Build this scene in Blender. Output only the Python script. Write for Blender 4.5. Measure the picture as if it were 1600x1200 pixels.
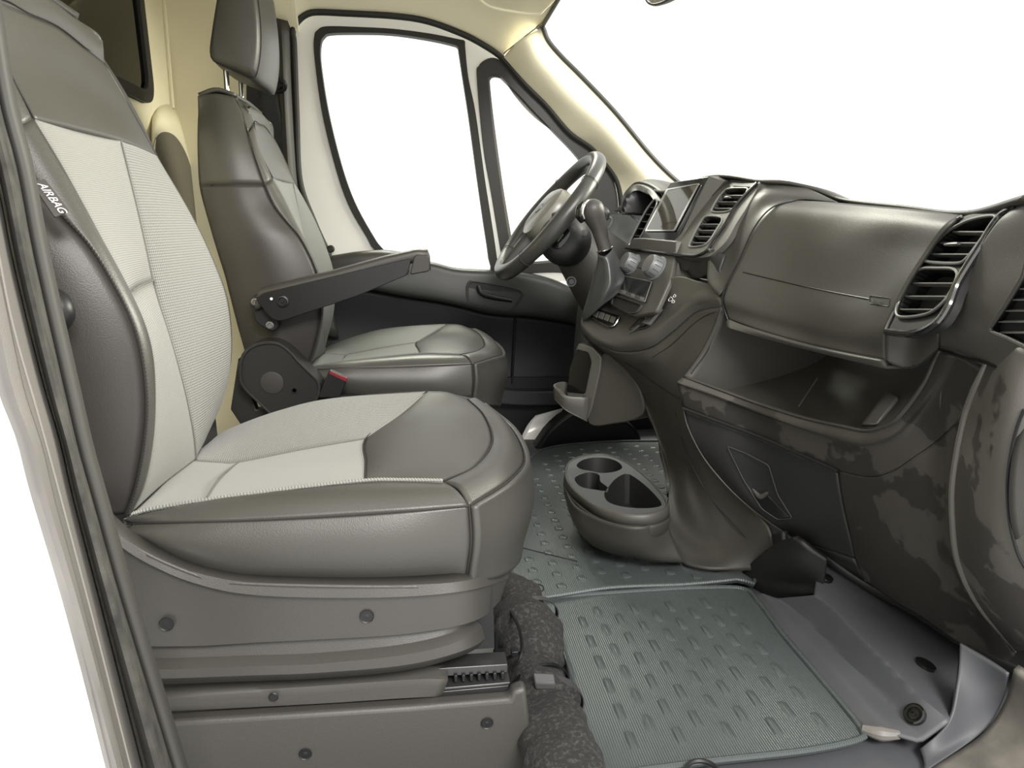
import bpy, bmesh, math, random
import numpy as np
from mathutils import Vector, Matrix, noise

for o in list(bpy.data.objects):
    bpy.data.objects.remove(o, do_unlink=True)
SC = bpy.context.scene
COL = SC.collection
random.seed(7)

# ---------------------------------------------------------------- camera
# world: X = towards the front of the van, Y = from passenger to driver side, Z = up, floor at 0 (metres)
F = 1150.0
CAM = np.array([0.0, -1.56, 0.70])
_y = np.array([(660 - 800) / F, (600 - 358) / F, 1.0]); _y /= np.linalg.norm(_y)
_z = np.array([-0.02, 1.0, 0.0]); _z[2] = -(_z[0] * _y[0] + _z[1] * _y[1]) / _y[2]; _z /= np.linalg.norm(_z)
_x = np.cross(_y, _z)
if _x[0] < 0: _x = -_x
R = np.array([_x, _y, _z])            # rows: world axes in (right, up, forward)
cam_data = bpy.data.cameras.new('camera')
cam = bpy.data.objects.new('camera', cam_data); COL.objects.link(cam)
right, up, fwd = R[:, 0], R[:, 1], R[:, 2]
mw = Matrix(((right[0], up[0], -fwd[0], CAM[0]), (right[1], up[1], -fwd[1], CAM[1]), (right[2], up[2], -fwd[2], CAM[2]), (0, 0, 0, 1)))
cam.matrix_world = mw
cam_data.sensor_fit = 'HORIZONTAL'; cam_data.sensor_width = 36.0
cam_data.lens = 36.0 * F / 1600.0
cam_data.clip_start = 0.02
SC.camera = cam

# ---------------------------------------------------------------- light and exposure
world = bpy.data.worlds.new('world'); SC.world = world
world.use_nodes = True
wn = world.node_tree.nodes; wl = world.node_tree.links
bg = wn['Background']; bg.inputs[0].default_value = (1.0, 0.985, 0.955, 1); bg.inputs[1].default_value = 1.7
def area(name, loc, target, size, size_y, energy, col=(1, 1, 1)):
    d = bpy.data.lights.new(name, 'AREA'); d.shape = 'RECTANGLE'; d.size = size; d.size_y = size_y; d.energy = energy; d.color = col
    o = bpy.data.objects.new(name, d); COL.objects.link(o)
    o.location = loc
    o.rotation_euler = (Vector(target) - Vector(loc)).to_track_quat('-Z', 'Y').to_euler()
    return o
area('hall_lamp', (0.9, -3.5, 2.7), (-0.2, -0.2, 0.6), 1.6, 1.0, 215, (1.0, 0.97, 0.93))
area('windshield_daylight', (2.7, 0.35, 1.55), (-0.7, 0.2, 1.0), 1.4, 1.0, 170, (1.0, 0.97, 0.82))
area('driver_side_daylight', (0.05, 2.4, 2.8), (0.3, -0.2, 0.3), 0.9, 0.9, 170, (1.0, 0.98, 0.84))
SC.view_settings.view_transform = 'Standard'
SC.view_settings.look = 'None'
SC.view_settings.exposure = 0.0
SC.view_settings.gamma = 1.0
SC.view_settings.use_curve_mapping = False

# ---------------------------------------------------------------- pixel -> place on a known plane
def ray(px, py):
    c = np.array([(px - 800) / F, (600 - py) / F, 1.0])
    return R @ c
def U(px, py, Y=None, X=None, Z=None):
    d = ray(px, py)
    if Y is not None: t = (Y - CAM[1]) / d[1]
    elif Z is not None: t = (Z - CAM[2]) / d[2]
    else: t = (X - CAM[0]) / d[0]
    return CAM + d * t
def UU(pts): return [U(*p) for p in pts]
DSEAT = np.array([0.067, 0.95, 0.0])       # driver seat relative to passenger seat
def NF(px, py, Y): return U(px, py, Y + DSEAT[1]) - DSEAT
class Plane:
    def __init__(s, a, b, c):
        s.o = np.array(a, float)
        n = np.cross(np.array(b) - s.o, np.array(c) - s.o); n /= np.linalg.norm(n)
        if np.dot(n, CAM - s.o) < 0: n = -n
        s.n = n
    def at(s, px, py, off=0.0):
        d = ray(px, py)
        t = np.dot(s.o - CAM, s.n) / np.dot(d, s.n)
        return CAM + d * t + s.n * off
    def pts(s, L, off=0.0): return [s.at(p[0], p[1], off) for p in L]

# ---------------------------------------------------------------- curve helpers
def cr(P, n, closed=False, even=True):
    P = [np.array(p, float) for p in P]
    m = len(P)
    if m == 2 and not closed:
        return np.array([P[0] + (P[1] - P[0]) * k / (n - 1) for k in range(n)])
    G = lambda i: P[i % m] if closed else (P[i] if 0 <= i < m else (2 * P[0] - P[1] if i < 0 else 2 * P[-1] - P[-2]))
    segs = m if closed else m - 1
    fine = []
    per = 12
    for i in range(segs):
        p0, p1, p2, p3 = G(i - 1), G(i), G(i + 1), G(i + 2)
        for k in range(per):
            t = k / per
            fine.append(0.5 * ((2 * p1) + (-p0 + p2) * t + (2 * p0 - 5 * p1 + 4 * p2 - p3) * t * t + (-p0 + 3 * p1 - 3 * p2 + p3) * t ** 3))
    fine.append(P[0] if closed else P[-1])
    fine = np.array(fine)
    if even:
        L = np.concatenate([[0], np.cumsum(np.linalg.norm(np.diff(fine, axis=0), axis=1))])
    else:
        L = np.arange(len(fine), dtype=float)
    q = np.linspace(0, L[-1], n + 1)[:-1] if closed else np.linspace(0, L[-1], n)
    return np.array([[np.interp(v, L, fine[:, a]) for a in range(3)] for v in q])
def lin(P, n, closed=False):
    P = [np.array(p, float) for p in P]
    if closed: P = P + [P[0]]
    P = np.array(P)
    L = np.concatenate([[0], np.cumsum(np.linalg.norm(np.diff(P, axis=0), axis=1))])
    q = np.linspace(0, L[-1], n + 1)[:-1] if closed else np.linspace(0, L[-1], n)
    return np.array([[np.interp(v, L, P[:, a]) for a in range(3)] for v in q])
def rounded(P, r, k=5):
    """polygon with rounded corners (any 3D plane)"""
    P = [np.array(p, float) for p in P]; out = []
    m = len(P)
    for i in range(m):
        a, b, c = P[i - 1], P[i], P[(i + 1) % m]
        d1 = a - b; d2 = c - b
        l1 = np.linalg.norm(d1); l2 = np.linalg.norm(d2)
        rr = min(r, l1 * 0.45, l2 * 0.45)
        s = b + d1 / l1 * rr; e = b + d2 / l2 * rr
        for j in range(k + 1):
            t = j / k
            out.append((1 - t) ** 2 * s + 2 * t * (1 - t) * b + t * t * e)
    return out

# ---------------------------------------------------------------- mesh builder
class MB:
    def __init__(s): s.v = []; s.f = []; s.uv = []
    def grid(s, G, cu=False, cv=False, flip=None, face_cam=True):
        G = np.array(G); nu, nv = G.shape[:2]
        if flip is None and face_cam:
            a = G[nu // 2, nv // 2]; n = np.cross(G[min(nu // 2 + 1, nu - 1), nv // 2] - G[nu // 2 - 1, nv // 2], G[nu // 2, min(nv // 2 + 1, nv - 1)] - G[nu // 2, nv // 2 - 1])
            flip = np.dot(n, CAM - a) < 0
        b = len(s.v); s.v += [tuple(p) for p in G.reshape(-1, 3)]
        Lu = np.concatenate([[0], np.cumsum(np.linalg.norm(np.diff(G[:, nv // 2], axis=0), axis=1))])
        Lv = np.concatenate([[0], np.cumsum(np.linalg.norm(np.diff(G[nu // 2], axis=0), axis=1))])
        for i in range(nu if cu else nu - 1):
            for j in range(nv if cv else nv - 1):
                i2, j2 = (i + 1) % nu, (j + 1) % nv
                q = [b + i * nv + j, b + i2 * nv + j, b + i2 * nv + j2, b + i * nv + j2]
                w = [(Lu[i], Lv[j]), (Lu[min(i + 1, nu - 1)], Lv[j]), (Lu[min(i + 1, nu - 1)], Lv[min(j + 1, nv - 1)]), (Lu[i], Lv[min(j + 1, nv - 1)])]
                if flip: q.reverse(); w.reverse()
                s.f.append(q); s.uv.append(w)
        return s
    def loft(s, rows, nu=24, nv=32, puff=0.0, pn=4, curve_rows=True, curve_cols=True, thick=0.0, tdir=None, dent=None, even=True):
        """surface through rows of 3D points; puff = pillow height towards the viewer side"""
        A = [cr(r, nv, even=even) if curve_rows else lin(r, nv) for r in rows]
        A = np.array(A)
        c = cr if curve_cols else lin
        G = np.array([(cr(A[:, j], nu, even=even) if curve_cols else lin(A[:, j], nu)) for j in range(nv)]).transpose(1, 0, 2)
        if puff or dent is not None:
            du = np.gradient(G, axis=0); dv = np.gradient(G, axis=1)
            N = np.cross(du, dv); N /= (np.linalg.norm(N, axis=2, keepdims=True) + 1e-12)
            if np.dot(N[nu // 2, nv // 2], CAM - G[nu // 2, nv // 2]) < 0: N = -N
            u = np.linspace(-1, 1, nu)[:, None]; v = np.linspace(-1, 1, nv)[None, :]
            H = puff * (1 - np.abs(u) ** pn) * (1 - np.abs(v) ** pn)
            if dent is not None: H = H + dent((u + 1) / 2, (v + 1) / 2)
            G = G + N * H[:, :, None]
        s.G = G
        if thick:
            td = np.array(tdir if tdir is not None else (0, 0, 0), float)
            if tdir is None:
                n = np.cross(G[-1, 0] - G[0, 0], G[0, -1] - G[0, 0]); n /= np.linalg.norm(n)
                if np.dot(n, CAM - G[nu // 2, nv // 2]) > 0: n = -n
                td = n
            td = td / np.linalg.norm(td) * thick
            s.grid(G)
            B = G + td
            s.grid(B, flip=not s._lastflip(G))
            for e in ((G[0], B[0]), (G[-1], B[-1]), (G[:, 0], B[:, 0]), (G[:, -1], B[:, -1])):
                s.grid(np.array([e[0], e[1]]), face_cam=False, flip=False)
            s.fix = True
        else:
            s.grid(G)
        return s
    def _lastflip(s, G):
        nu, nv = G.shape[:2]
        a = G[nu // 2, nv // 2]; n = np.cross(G[min(nu // 2 + 1, nu - 1), nv // 2] - G[nu // 2 - 1, nv // 2], G[nu // 2, min(nv // 2 + 1, nv - 1)] - G[nu // 2, nv // 2 - 1])
        return np.dot(n, CAM - a) < 0
    def tube(s, P, r, n=40, k=10, closed=False, smooth=True, flat=1.0, caps=True, upv=None):
        C = cr(P, n, closed) if smooth else (lin(P, n, closed) if n else np.array(P, float))
        n = len(C)
        if closed: T = np.roll(C, -1, 0) - np.roll(C, 1, 0)
        else: T = np.gradient(C, axis=0)
        T /= (np.linalg.norm(T, axis=1, keepdims=True) + 1e-12)
        u0 = np.array(upv if upv is not None else (0.13, 0.27, 0.95), float)
        rr = np.array([r] * n if np.isscalar(r) else np.interp(np.linspace(0, 1, n), np.linspace(0, 1, len(r)), r))
        rings = []
        a = None
        for i in range(n):
            if a is None or upv is not None: a = np.cross(T[i], u0)
            else: a = a - T[i] * np.dot(a, T[i])
            a = a / (np.linalg.norm(a) + 1e-12)
            b = np.cross(T[i], a)
            rings.append([C[i] + rr[i] * (math.cos(t) * a + flat * math.sin(t) * b) for t in np.linspace(0, 2 * math.pi, k, endpoint=False)])
        b0 = len(s.v)
        s.grid(np.array(rings), cu=closed, cv=True, face_cam=False, flip=False)
        if caps and not closed:
            s.ngon([b0 + j for j in range(k)]); s.ngon([b0 + (n - 1) * k + j for j in reversed(range(k))])
        s.fix = True
        return s
    def ngon(s, idx):
        s.f.append(list(idx)); s.uv.append([(s.v[i][0], s.v[i][2]) for i in idx])
    def prism(s, P, vec, top=True, bot=True, taper=1.0):
        """outline extruded by vec"""
        P = np.array(P, float); m = len(P); b = len(s.v); c = P.mean(0)
        Q = c + (P - c) * taper + np.array(vec)
        s.v += [tuple(p) for p in P] + [tuple(p) for p in Q]
        for i in range(m):
            j = (i + 1) % m
            q = [b + i, b + j, b + m + j, b + m + i]
            s.f.append(q); s.uv.append([(0, 0), (1, 0), (1, 1), (0, 1)])
        if bot: s.ngon([b + i for i in reversed(range(m))])
        if top: s.ngon([b + m + i for i in range(m)])
        s.fix = True
        return s
    def ring(s, A, B, vec):
        """flat frame between two outlines of equal count, extruded by vec"""
        A = np.array(A, float); B = np.array(B, float); v = np.array(vec, float)
        s.grid(np.array([A, B, B + v, A + v]), cu=True, cv=True, face_cam=False, flip=False)
        s.fix = True
        return s
    def box(s, c, sx, sy, sz, M=None):
        c = np.array(c, float); P = []
        for dz in (-.5, .5):
            for dx, dy in ((-.5, -.5), (.5, -.5), (.5, .5), (-.5, .5)):
                q = np.array([dx * sx, dy * sy, dz * sz])
                if M is not None: q = M @ q
                P.append(c + q)
        b = len(s.v); s.v += [tuple(p) for p in P]
        for q in ((0, 3, 2, 1), (4, 5, 6, 7), (0, 1, 5, 4), (1, 2, 6, 5), (2, 3, 7, 6), (3, 0, 4, 7)):
            s.f.append([b + i for i in q]); s.uv.append([(0, 0), (1, 0), (1, 1), (0, 1)])
        return s
    def lathe(s, c, axis, prof, k=32):
        """prof = [(distance along axis, radius)]"""
        c = np.array(c, float); ax = np.array(axis, float); ax /= np.linalg.norm(ax)
        a = np.cross(ax, (0.3, 0.1, 0.9)); a /= np.linalg.norm(a); b = np.cross(ax, a)
        G = [[c + ax * h + r * (math.cos(t) * a + math.sin(t) * b) for t in np.linspace(0, 2 * math.pi, k, endpoint=False)] for h, r in prof]
        b0 = len(s.v)
        s.grid(np.array(G), cv=True, face_cam=False, flip=False)
        if prof[0][1] > 1e-4: s.ngon([b0 + j for j in range(k)])
        if prof[-1][1] > 1e-4: s.ngon([b0 + (len(prof) - 1) * k + j for j in reversed(range(k))])
        s.fix = True
        return s
    def build(s, name, mat, parent=None, label=None, bevel=0.0, seg=2, solid=0.0, soff=-1.0, angle=35, subd=0, merge=True, origin=None, fix=None):
        me = bpy.data.meshes.new(name)
        if parent is not None: org = np.array(parent['_org'])
        elif origin is not None: org = np.array(origin, float)
        else:
            V = np.array(s.v); org = np.array([(V[:, 0].min() + V[:, 0].max()) / 2, (V[:, 1].min() + V[:, 1].max()) / 2, V[:, 2].min()])
        me.from_pydata([tuple(np.array(p) - org) for p in s.v], [], s.f)
        ul = me.uv_layers.new(name='UVMap')
        flat = [c for w in s.uv for uv in w for c in uv]
        ul.data.foreach_set('uv', flat)
        me.materials.append(mat)
        if merge or getattr(s, 'fix', False):
            bm = bmesh.new(); bm.from_mesh(me)
            bmesh.ops.remove_doubles(bm, verts=bm.verts, dist=1e-5)
            if fix if fix is not None else getattr(s, 'fix', False): bmesh.ops.recalc_face_normals(bm, faces=bm.faces)
            bm.to_mesh(me); bm.free()
        me.shade_smooth()
        try: me.set_sharp_from_angle(angle=math.radians(angle))
        except Exception: pass
        o = bpy.data.objects.new(name, me); COL.objects.link(o)
        if parent is not None: o.parent = parent
        else: o.location = org
        o['_org'] = [float(c) for c in org]
        if label: o['label'] = label
        if solid:
            m = o.modifiers.new('solid', 'SOLIDIFY'); m.thickness = solid; m.offset = soff; m.use_even_offset = False
        if bevel:
            m = o.modifiers.new('bevel', 'BEVEL'); m.width = bevel; m.segments = seg; m.limit_method = 'ANGLE'; m.angle_limit = math.radians(38); m.harden_normals = False
        if subd:
            m = o.modifiers.new('sub', 'SUBSURF'); m.levels = subd; m.render_levels = subd
        return o
def thing(name, label, cat, loc, group=None):
    o = bpy.data.objects.new(name, None); COL.objects.link(o)
    o.location = loc; o['_org'] = [float(c) for c in loc]; o.empty_display_size = 0.05
    o['label'] = label; o['category'] = cat
    if group: o['group'] = group
    return o
def structroot(name, loc, label=None):
    o = bpy.data.objects.new(name, None); COL.objects.link(o)
    o.location = loc; o['_org'] = [float(c) for c in loc]; o['kind'] = 'structure'
    if label: o['label'] = label
    return o
def tag(o, label, cat, group=None):
    o['label'] = label; o['category'] = cat
    if group: o['group'] = group
    return o
def struct(o, label=None):
    o['kind'] = 'structure'
    if label: o['label'] = label
    return o
def text_mesh(name, body, mat, parent, plane, origin, xdir, size, off=0.0006, shear=0.0, label=None, thick=0.0003):
    """lettering lying on a plane: origin = 3D start of the baseline, xdir = 3D writing direction"""
    cu = bpy.data.curves.new(name, 'FONT'); cu.body = body; cu.size = size; cu.extrude = thick; cu.shear = shear
    ob = bpy.data.objects.new(name + '_tmp', cu); COL.objects.link(ob)
    dg = bpy.context.evaluated_depsgraph_get(); dg.update()
    me = bpy.data.meshes.new_from_object(ob.evaluated_get(dg))
    bpy.data.objects.remove(ob, do_unlink=True)
    n = np.array(plane); n = n / np.linalg.norm(n)
    x = np.array(xdir, float); x -= n * np.dot(x, n); x /= np.linalg.norm(x); y = np.cross(n, x)
    org = np.array(parent['_org'])
    for v in me.vertices:
        p = np.array(origin) + x * v.co.x + y * v.co.y + n * (v.co.z + off) - org
        v.co = Vector(p)
    me.materials.clear(); me.materials.append(mat)
    o = bpy.data.objects.new(name, me); COL.objects.link(o); o.parent = parent
    o['_org'] = [float(c) for c in org]
    if label: o['label'] = label
    return o

# ---------------------------------------------------------------- materials
MATS = {}
def mat(name, col, rough=0.5, metal=0.0, spec=0.5, bump=None, mottle=0.0, mscale=8.0, coat=0.0, sheen=0.0, weave=None, flecks=None):
    m = bpy.data.materials.new(name); m.use_nodes = True
    nt = m.node_tree; N = nt.nodes; L = nt.links
    b = N['Principled BSDF']
    b.inputs['Base Color'].default_value = (*col, 1); b.inputs['Roughness'].default_value = rough
    b.inputs['Metallic'].default_value = metal
    b.inputs['Specular IOR Level'].default_value = spec
    b.inputs['Coat Weight'].default_value = coat
    if sheen: b.inputs['Sheen Weight'].default_value = sheen
    tc = N.new('ShaderNodeTexCoord')
    last = None
    if mottle:
        n = N.new('ShaderNodeTexNoise'); n.inputs['Scale'].default_value = mscale; n.inputs['Detail'].default_value = 6
        L.new(tc.outputs['Object'], n.inputs['Vector'])
        r = N.new('ShaderNodeMapRange'); r.inputs[1].default_value = 0.3; r.inputs[2].default_value = 0.7
        r.inputs[3].default_value = 1 - mottle; r.inputs[4].default_value = 1 + mottle
        L.new(n.outputs['Fac'], r.inputs[0])
        mx = N.new('ShaderNodeVectorMath'); mx.operation = 'SCALE'; mx.inputs[0].default_value = col
        L.new(r.outputs[0], mx.inputs['Scale']); L.new(mx.outputs[0], b.inputs['Base Color'])
        rr = N.new('ShaderNodeMapRange'); rr.inputs[1].default_value = 0.3; rr.inputs[2].default_value = 0.7
        rr.inputs[3].default_value = min(1, rough * 1.15); rr.inputs[4].default_value = rough * 0.85
        L.new(n.outputs['Fac'], rr.inputs[0]); L.new(rr.outputs[0], b.inputs['Roughness'])
    if bump:
        sc, st = bump
        n = N.new('ShaderNodeTexVoronoi' if sc < 0 else 'ShaderNodeTexNoise'); n.inputs['Scale'].default_value = abs(sc)
        L.new(tc.outputs['Object'], n.inputs['Vector'])
        bp = N.new('ShaderNodeBump'); bp.inputs['Strength'].default_value = st; bp.inputs['Distance'].default_value = 0.001
        L.new(n.outputs[0], bp.inputs['Height']); L.new(bp.outputs[0], b.inputs['Normal'])
    if weave:
        per, dark, st, diag = weave      # period (m), colour depth, bump, diagonal
        mp = N.new('ShaderNodeMapping'); mp.inputs['Rotation'].default_value = (0, 0, math.radians(45 if diag else 0))
        L.new(tc.outputs['UV'], mp.inputs['Vector'])
        sp = N.new('ShaderNodeSeparateXYZ'); L.new(mp.outputs[0], sp.inputs[0])
        def wv(out):
            a = N.new('ShaderNodeMath'); a.operation = 'MULTIPLY'; a.inputs[1].default_value = 2 * math.pi / per; L.new(out, a.inputs[0])
            s_ = N.new('ShaderNodeMath'); s_.operation = 'SINE'; L.new(a.outputs[0], s_.inputs[0]); return s_.outputs[0]
        mu = N.new('ShaderNodeMath'); mu.operation = 'MULTIPLY' if diag else 'ADD'
        L.new(wv(sp.outputs[0]), mu.inputs[0])
        if diag: L.new(wv(sp.outputs[1]), mu.inputs[1])
        else: mu.inputs[1].default_value = 0
        r = N.new('ShaderNodeMapRange'); r.inputs[1].default_value = -1; r.inputs[2].default_value = 1
        r.inputs[3].default_value = 1 - dark; r.inputs[4].default_value = 1 + dark * 0.6
        L.new(mu.outputs[0], r.inputs[0])
        mx = N.new('ShaderNodeVectorMath'); mx.operation = 'SCALE'; mx.inputs[0].default_value = col
        L.new(r.outputs[0], mx.inputs['Scale']); L.new(mx.outputs[0], b.inputs['Base Color'])
        bp = N.new('ShaderNodeBump'); bp.inputs['Strength'].default_value = st; bp.inputs['Distance'].default_value = 0.0008
        L.new(mu.outputs[0], bp.inputs['Height']); L.new(bp.outputs[0], b.inputs['Normal'])
    if flecks:
        fcol, fs, th = flecks
        n = N.new('ShaderNodeTexNoise'); n.inputs['Scale'].default_value = fs; n.inputs['Detail'].default_value = 8; n.inputs['Roughness'].default_value = 0.7
        L.new(tc.outputs['Object'], n.inputs['Vector'])
        r = N.new('ShaderNodeMapRange'); r.inputs[1].default_value = th; r.inputs[2].default_value = th + 0.12; L.new(n.outputs['Fac'], r.inputs[0])
        mx = N.new('ShaderNodeMix'); mx.data_type = 'RGBA'; mx.inputs[6].default_value = (*col, 1); mx.inputs[7].default_value = (*fcol, 1)
        L.new(r.outputs[0], mx.inputs[0]); L.new(mx.outputs[2], b.inputs['Base Color'])
    MATS[name] = m
    return m
LEATHER = mat('grey_leather', (0.056, 0.054, 0.048), 0.40, bump=(650, 0.25), spec=0.5)
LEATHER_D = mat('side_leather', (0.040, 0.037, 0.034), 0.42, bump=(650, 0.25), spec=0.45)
FABRIC = mat('light_grey_fabric', (0.205, 0.202, 0.186), 0.85, weave=(0.0026, 0.16, 0.4, False), sheen=0.2)
FABRIC_D = mat('diamond_fabric', (0.19, 0.188, 0.174), 0.85, weave=(0.0056, 0.5, 0.8, True), sheen=0.2)
PIPING = mat('woven_piping', (0.30, 0.30, 0.28), 0.8, weave=(0.003, 0.4, 0.5, True))
STITCH = mat('dark_stitching', (0.02, 0.018, 0.017), 0.7)
PLAST = mat('dash_plastic', (0.045, 0.043, 0.037), 0.45, bump=(900, 0.3), spec=0.45)
PLAST_L = mat('mid_grey_plastic', (0.064, 0.061, 0.054), 0.42, bump=(900, 0.3), spec=0.5)
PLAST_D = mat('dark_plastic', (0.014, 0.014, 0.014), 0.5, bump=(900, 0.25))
PLAST_B = mat('black_plastic', (0.007, 0.007, 0.008), 0.45)
SEATPL = mat('seat_base_plastic', (0.055, 0.052, 0.047), 0.40, bump=(1100, 0.35), spec=0.55)
GLOSS = mat('gloss_black', (0.006, 0.006, 0.006), 0.14, coat=0.2)
CHROME = mat('polished_metal', (0.75, 0.74, 0.7), 0.16, metal=1.0)
SILVER = mat('satin_silver', (0.22, 0.22, 0.215), 0.34, metal=0.6)
KNOBM = mat('grey_knob_plastic', (0.13, 0.14, 0.145), 0.38)
CREAM = mat('cream_trim', (0.88, 0.83, 0.63), 0.6, bump=(300, 0.15))
CREAM_B = mat('cream_bulkhead_paint', (0.80, 0.74, 0.54), 0.4, mottle=0.05, mscale=5)
WHITE = mat('white_body_paint', (0.90, 0.89, 0.84), 0.3, coat=0.4)
RUBBER = mat('black_rubber', (0.016, 0.015, 0.012), 0.6)
MAT_R = mat('floor_mat_rubber', (0.066, 0.078, 0.078), 0.36, bump=(700, 0.2), spec=0.6)
KICK = mat('grey_vinyl_floor', (0.072, 0.075, 0.082), 0.5, mottle=0.12, mscale=10)
FELT = mat('grey_felt', (0.020, 0.019, 0.018), 0.95, bump=(260, 1.0), flecks=((0.055, 0.053, 0.05), 170, 0.50))
BELT = mat('seat_belt_webbing', (0.026, 0.028, 0.030), 0.7, weave=(0.004, 0.3, 0.5, False))
RED = mat('red_release_button', (0.16, 0.02, 0.026), 0.35)
LETTER = mat('white_lettering', (0.75, 0.75, 0.75), 0.6)
DARKHOLE = mat('dark_void', (0.006, 0.006, 0.006), 0.8)
SILL = mat('door_sill_metal', (0.13, 0.12, 0.105), 0.5, mottle=0.5, mscale=14)
PILLAR = mat('pillar_plastic', (0.15, 0.14, 0.13), 0.5, mottle=0.10, mscale=14, bump=(900, 0.2))
SEAL = mat('door_seal_rubber', (0.045, 0.043, 0.037), 0.75, mottle=0.5, mscale=40)
DOORP = mat('door_panel_plastic', (0.009, 0.010, 0.012), 0.5, bump=(700, 0.3))

def wetmat(name, dry, wet, scale, th, rough=(0.5, 0.38)):
    m = bpy.data.materials.new(name); m.use_nodes = True
    nt = m.node_tree; N = nt.nodes; L = nt.links; b = N['Principled BSDF']
    tc = N.new('ShaderNodeTexCoord')
    n = N.new('ShaderNodeTexNoise'); n.inputs['Scale'].default_value = scale; n.inputs['Detail'].default_value = 5; n.inputs['Roughness'].default_value = 0.55
    L.new(tc.outputs['Object'], n.inputs['Vector'])
    r = N.new('ShaderNodeMapRange'); r.inputs[1].default_value = th; r.inputs[2].default_value = th + 0.012; L.new(n.outputs['Fac'], r.inputs[0])
    mx = N.new('ShaderNodeMix'); mx.data_type = 'RGBA'; mx.inputs[6].default_value = (*dry, 1); mx.inputs[7].default_value = (*wet, 1)
    L.new(r.outputs[0], mx.inputs[0]); L.new(mx.outputs[2], b.inputs['Base Color'])
    rr = N.new('ShaderNodeMapRange'); rr.inputs[3].default_value = rough[0]; rr.inputs[4].default_value = rough[1]
    L.new(r.outputs[0], rr.inputs[0]); L.new(rr.outputs[0], b.inputs['Roughness'])
    n2 = N.new('ShaderNodeTexNoise'); n2.inputs['Scale'].default_value = 900; L.new(tc.outputs['Object'], n2.inputs['Vector'])
    bp = N.new('ShaderNodeBump'); bp.inputs['Strength'].default_value = 0.3; bp.inputs['Distance'].default_value = 0.001
    L.new(n2.outputs[0], bp.inputs['Height']); L.new(bp.outputs[0], b.inputs['Normal'])
    return m
PLAST_W = wetmat('stained_dash_plastic', (0.056, 0.051, 0.045), (0.030, 0.028, 0.025), 6.0, 0.54)

def glassmat(name, tint=(1, 1, 1), gl=0.08):
    m = bpy.data.materials.new(name); m.use_nodes = True
    nt = m.node_tree; N = nt.nodes; L = nt.links
    N.remove(N['Principled BSDF']); out = N['Material Output']
    t = N.new('ShaderNodeBsdfTransparent'); t.inputs[0].default_value = (*tint, 1)
    g = N.new('ShaderNodeBsdfGlossy'); g.inputs['Roughness'].default_value = 0.02
    f = N.new('ShaderNodeFresnel'); f.inputs[0].default_value = 1.45
    mu = N.new('ShaderNodeMath'); mu.operation = 'MULTIPLY'; mu.inputs[1].default_value = gl * 10; mu.use_clamp = True
    L.new(f.outputs[0], mu.inputs[0])
    mx = N.new('ShaderNodeMixShader'); L.new(mu.outputs[0], mx.inputs[0]); L.new(t.outputs[0], mx.inputs[1]); L.new(g.outputs[0], mx.inputs[2])
    L.new(mx.outputs[0], out.inputs[0])
    return m
GLASS = glassmat('clear_glass', (0.97, 0.98, 0.97), 0.06)
GLASS_D = glassmat('tinted_glass', (0.62, 0.62, 0.60), 0.1)
# ================================================================ SEATS
YC = -0.47
GSEAM = mat('grey_seam', (.13, .125, .115), .8)
def mirY(y): return 2 * YC - y
S_px = [(196, 803, -.700), (212, 755, -.705), (224, 690, -.712), (228, 630, -.715), (222, 565, -.717), (208, 510, -.717), (180, 450, -.716),
        (140, 385, -.713), (95, 335, -.708), (50, 280, -.703), (13, 205, -.698)]
F_px = [(204, 803, -.685), (226, 755, -.683), (238, 690, -.683), (241, 625, -.683), (239, 562, -.683), (227, 510, -.683), (203, 455, -.682),
        (166, 385, -.682), (130, 318, -.680), (92, 250, -.676), (53, 186, -.672)]
S = [U(*p) for p in S_px]; Fr = [U(*p) for p in F_px]
S += [NF(397, 242, -.688), NF(387, 207, -.672), NF(378, 176, -.65)]
Fr += [NF(405, 235, -.655), NF(397, 192, -.63)]
S = np.array(S); Fr = np.array(Fr)
# left contour (silhouette of the inner bolster), X as a function of height
cont = [U(318, 700, Y=-.26), U(336, 660, Y=-.255), U(352, 630, Y=-.25), U(366, 580, Y=-.25), U(370, 520, Y=-.25), U(362, 465, Y=-.25), U(340, 402, Y=-.25), U(298, 320, Y=-.255),
        U(254, 245, Y=-.26), NF(430, 210, -.29), NF(406, 178, -.31), NF(388, 161, -.34)]
cz = np.array([c[2] for c in cont]); cx = np.array([c[0] for c in cont])
Xl = lambda z: np.interp(z, cz, cx)
cen = [U(303, 684, Y=YC), U(298, 650, Y=YC), U(275, 560, Y=YC), U(243, 460, Y=YC), U(215, 330, Y=YC), U(188, 217, Y=YC)]
cnz = np.array([c[2] for c in cen]); cnx = np.array([c[0] for c in cen])
nlow = 11
Fl, Sl, Ce = [], [], []
for i in range(len(Fr)):
    z = Fr[i][2]
    if i < nlow: c = np.array([np.interp(z, cnz, cnx), YC, z])
    else: c = np.array([(Fr[i][0] + Xl(z)) / 2 - .004, YC, z + (.012 if i == 12 else 0)])
    fl = np.array([Xl(z) - .006, mirY(Fr[i][1]), z])
    Fl.append(fl); Ce.append(c)
for i in range(len(S)):
    sl = np.array([Xl(S[i][2]) - (.03 if i < 11 else .02), mirY(S[i][1]), S[i][2]]); Sl.append(sl)
Fl = np.array(Fl); Sl = np.array(Sl); Ce = np.array(Ce)
bk = [.12, .13, .135, .14, .145, .15, .15, .15, .15, .15, .148, .13, .115, .08]
Br = np.array([S[i] - np.array([bk[i], -.03, 0]) for i in range(len(S))])
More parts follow.
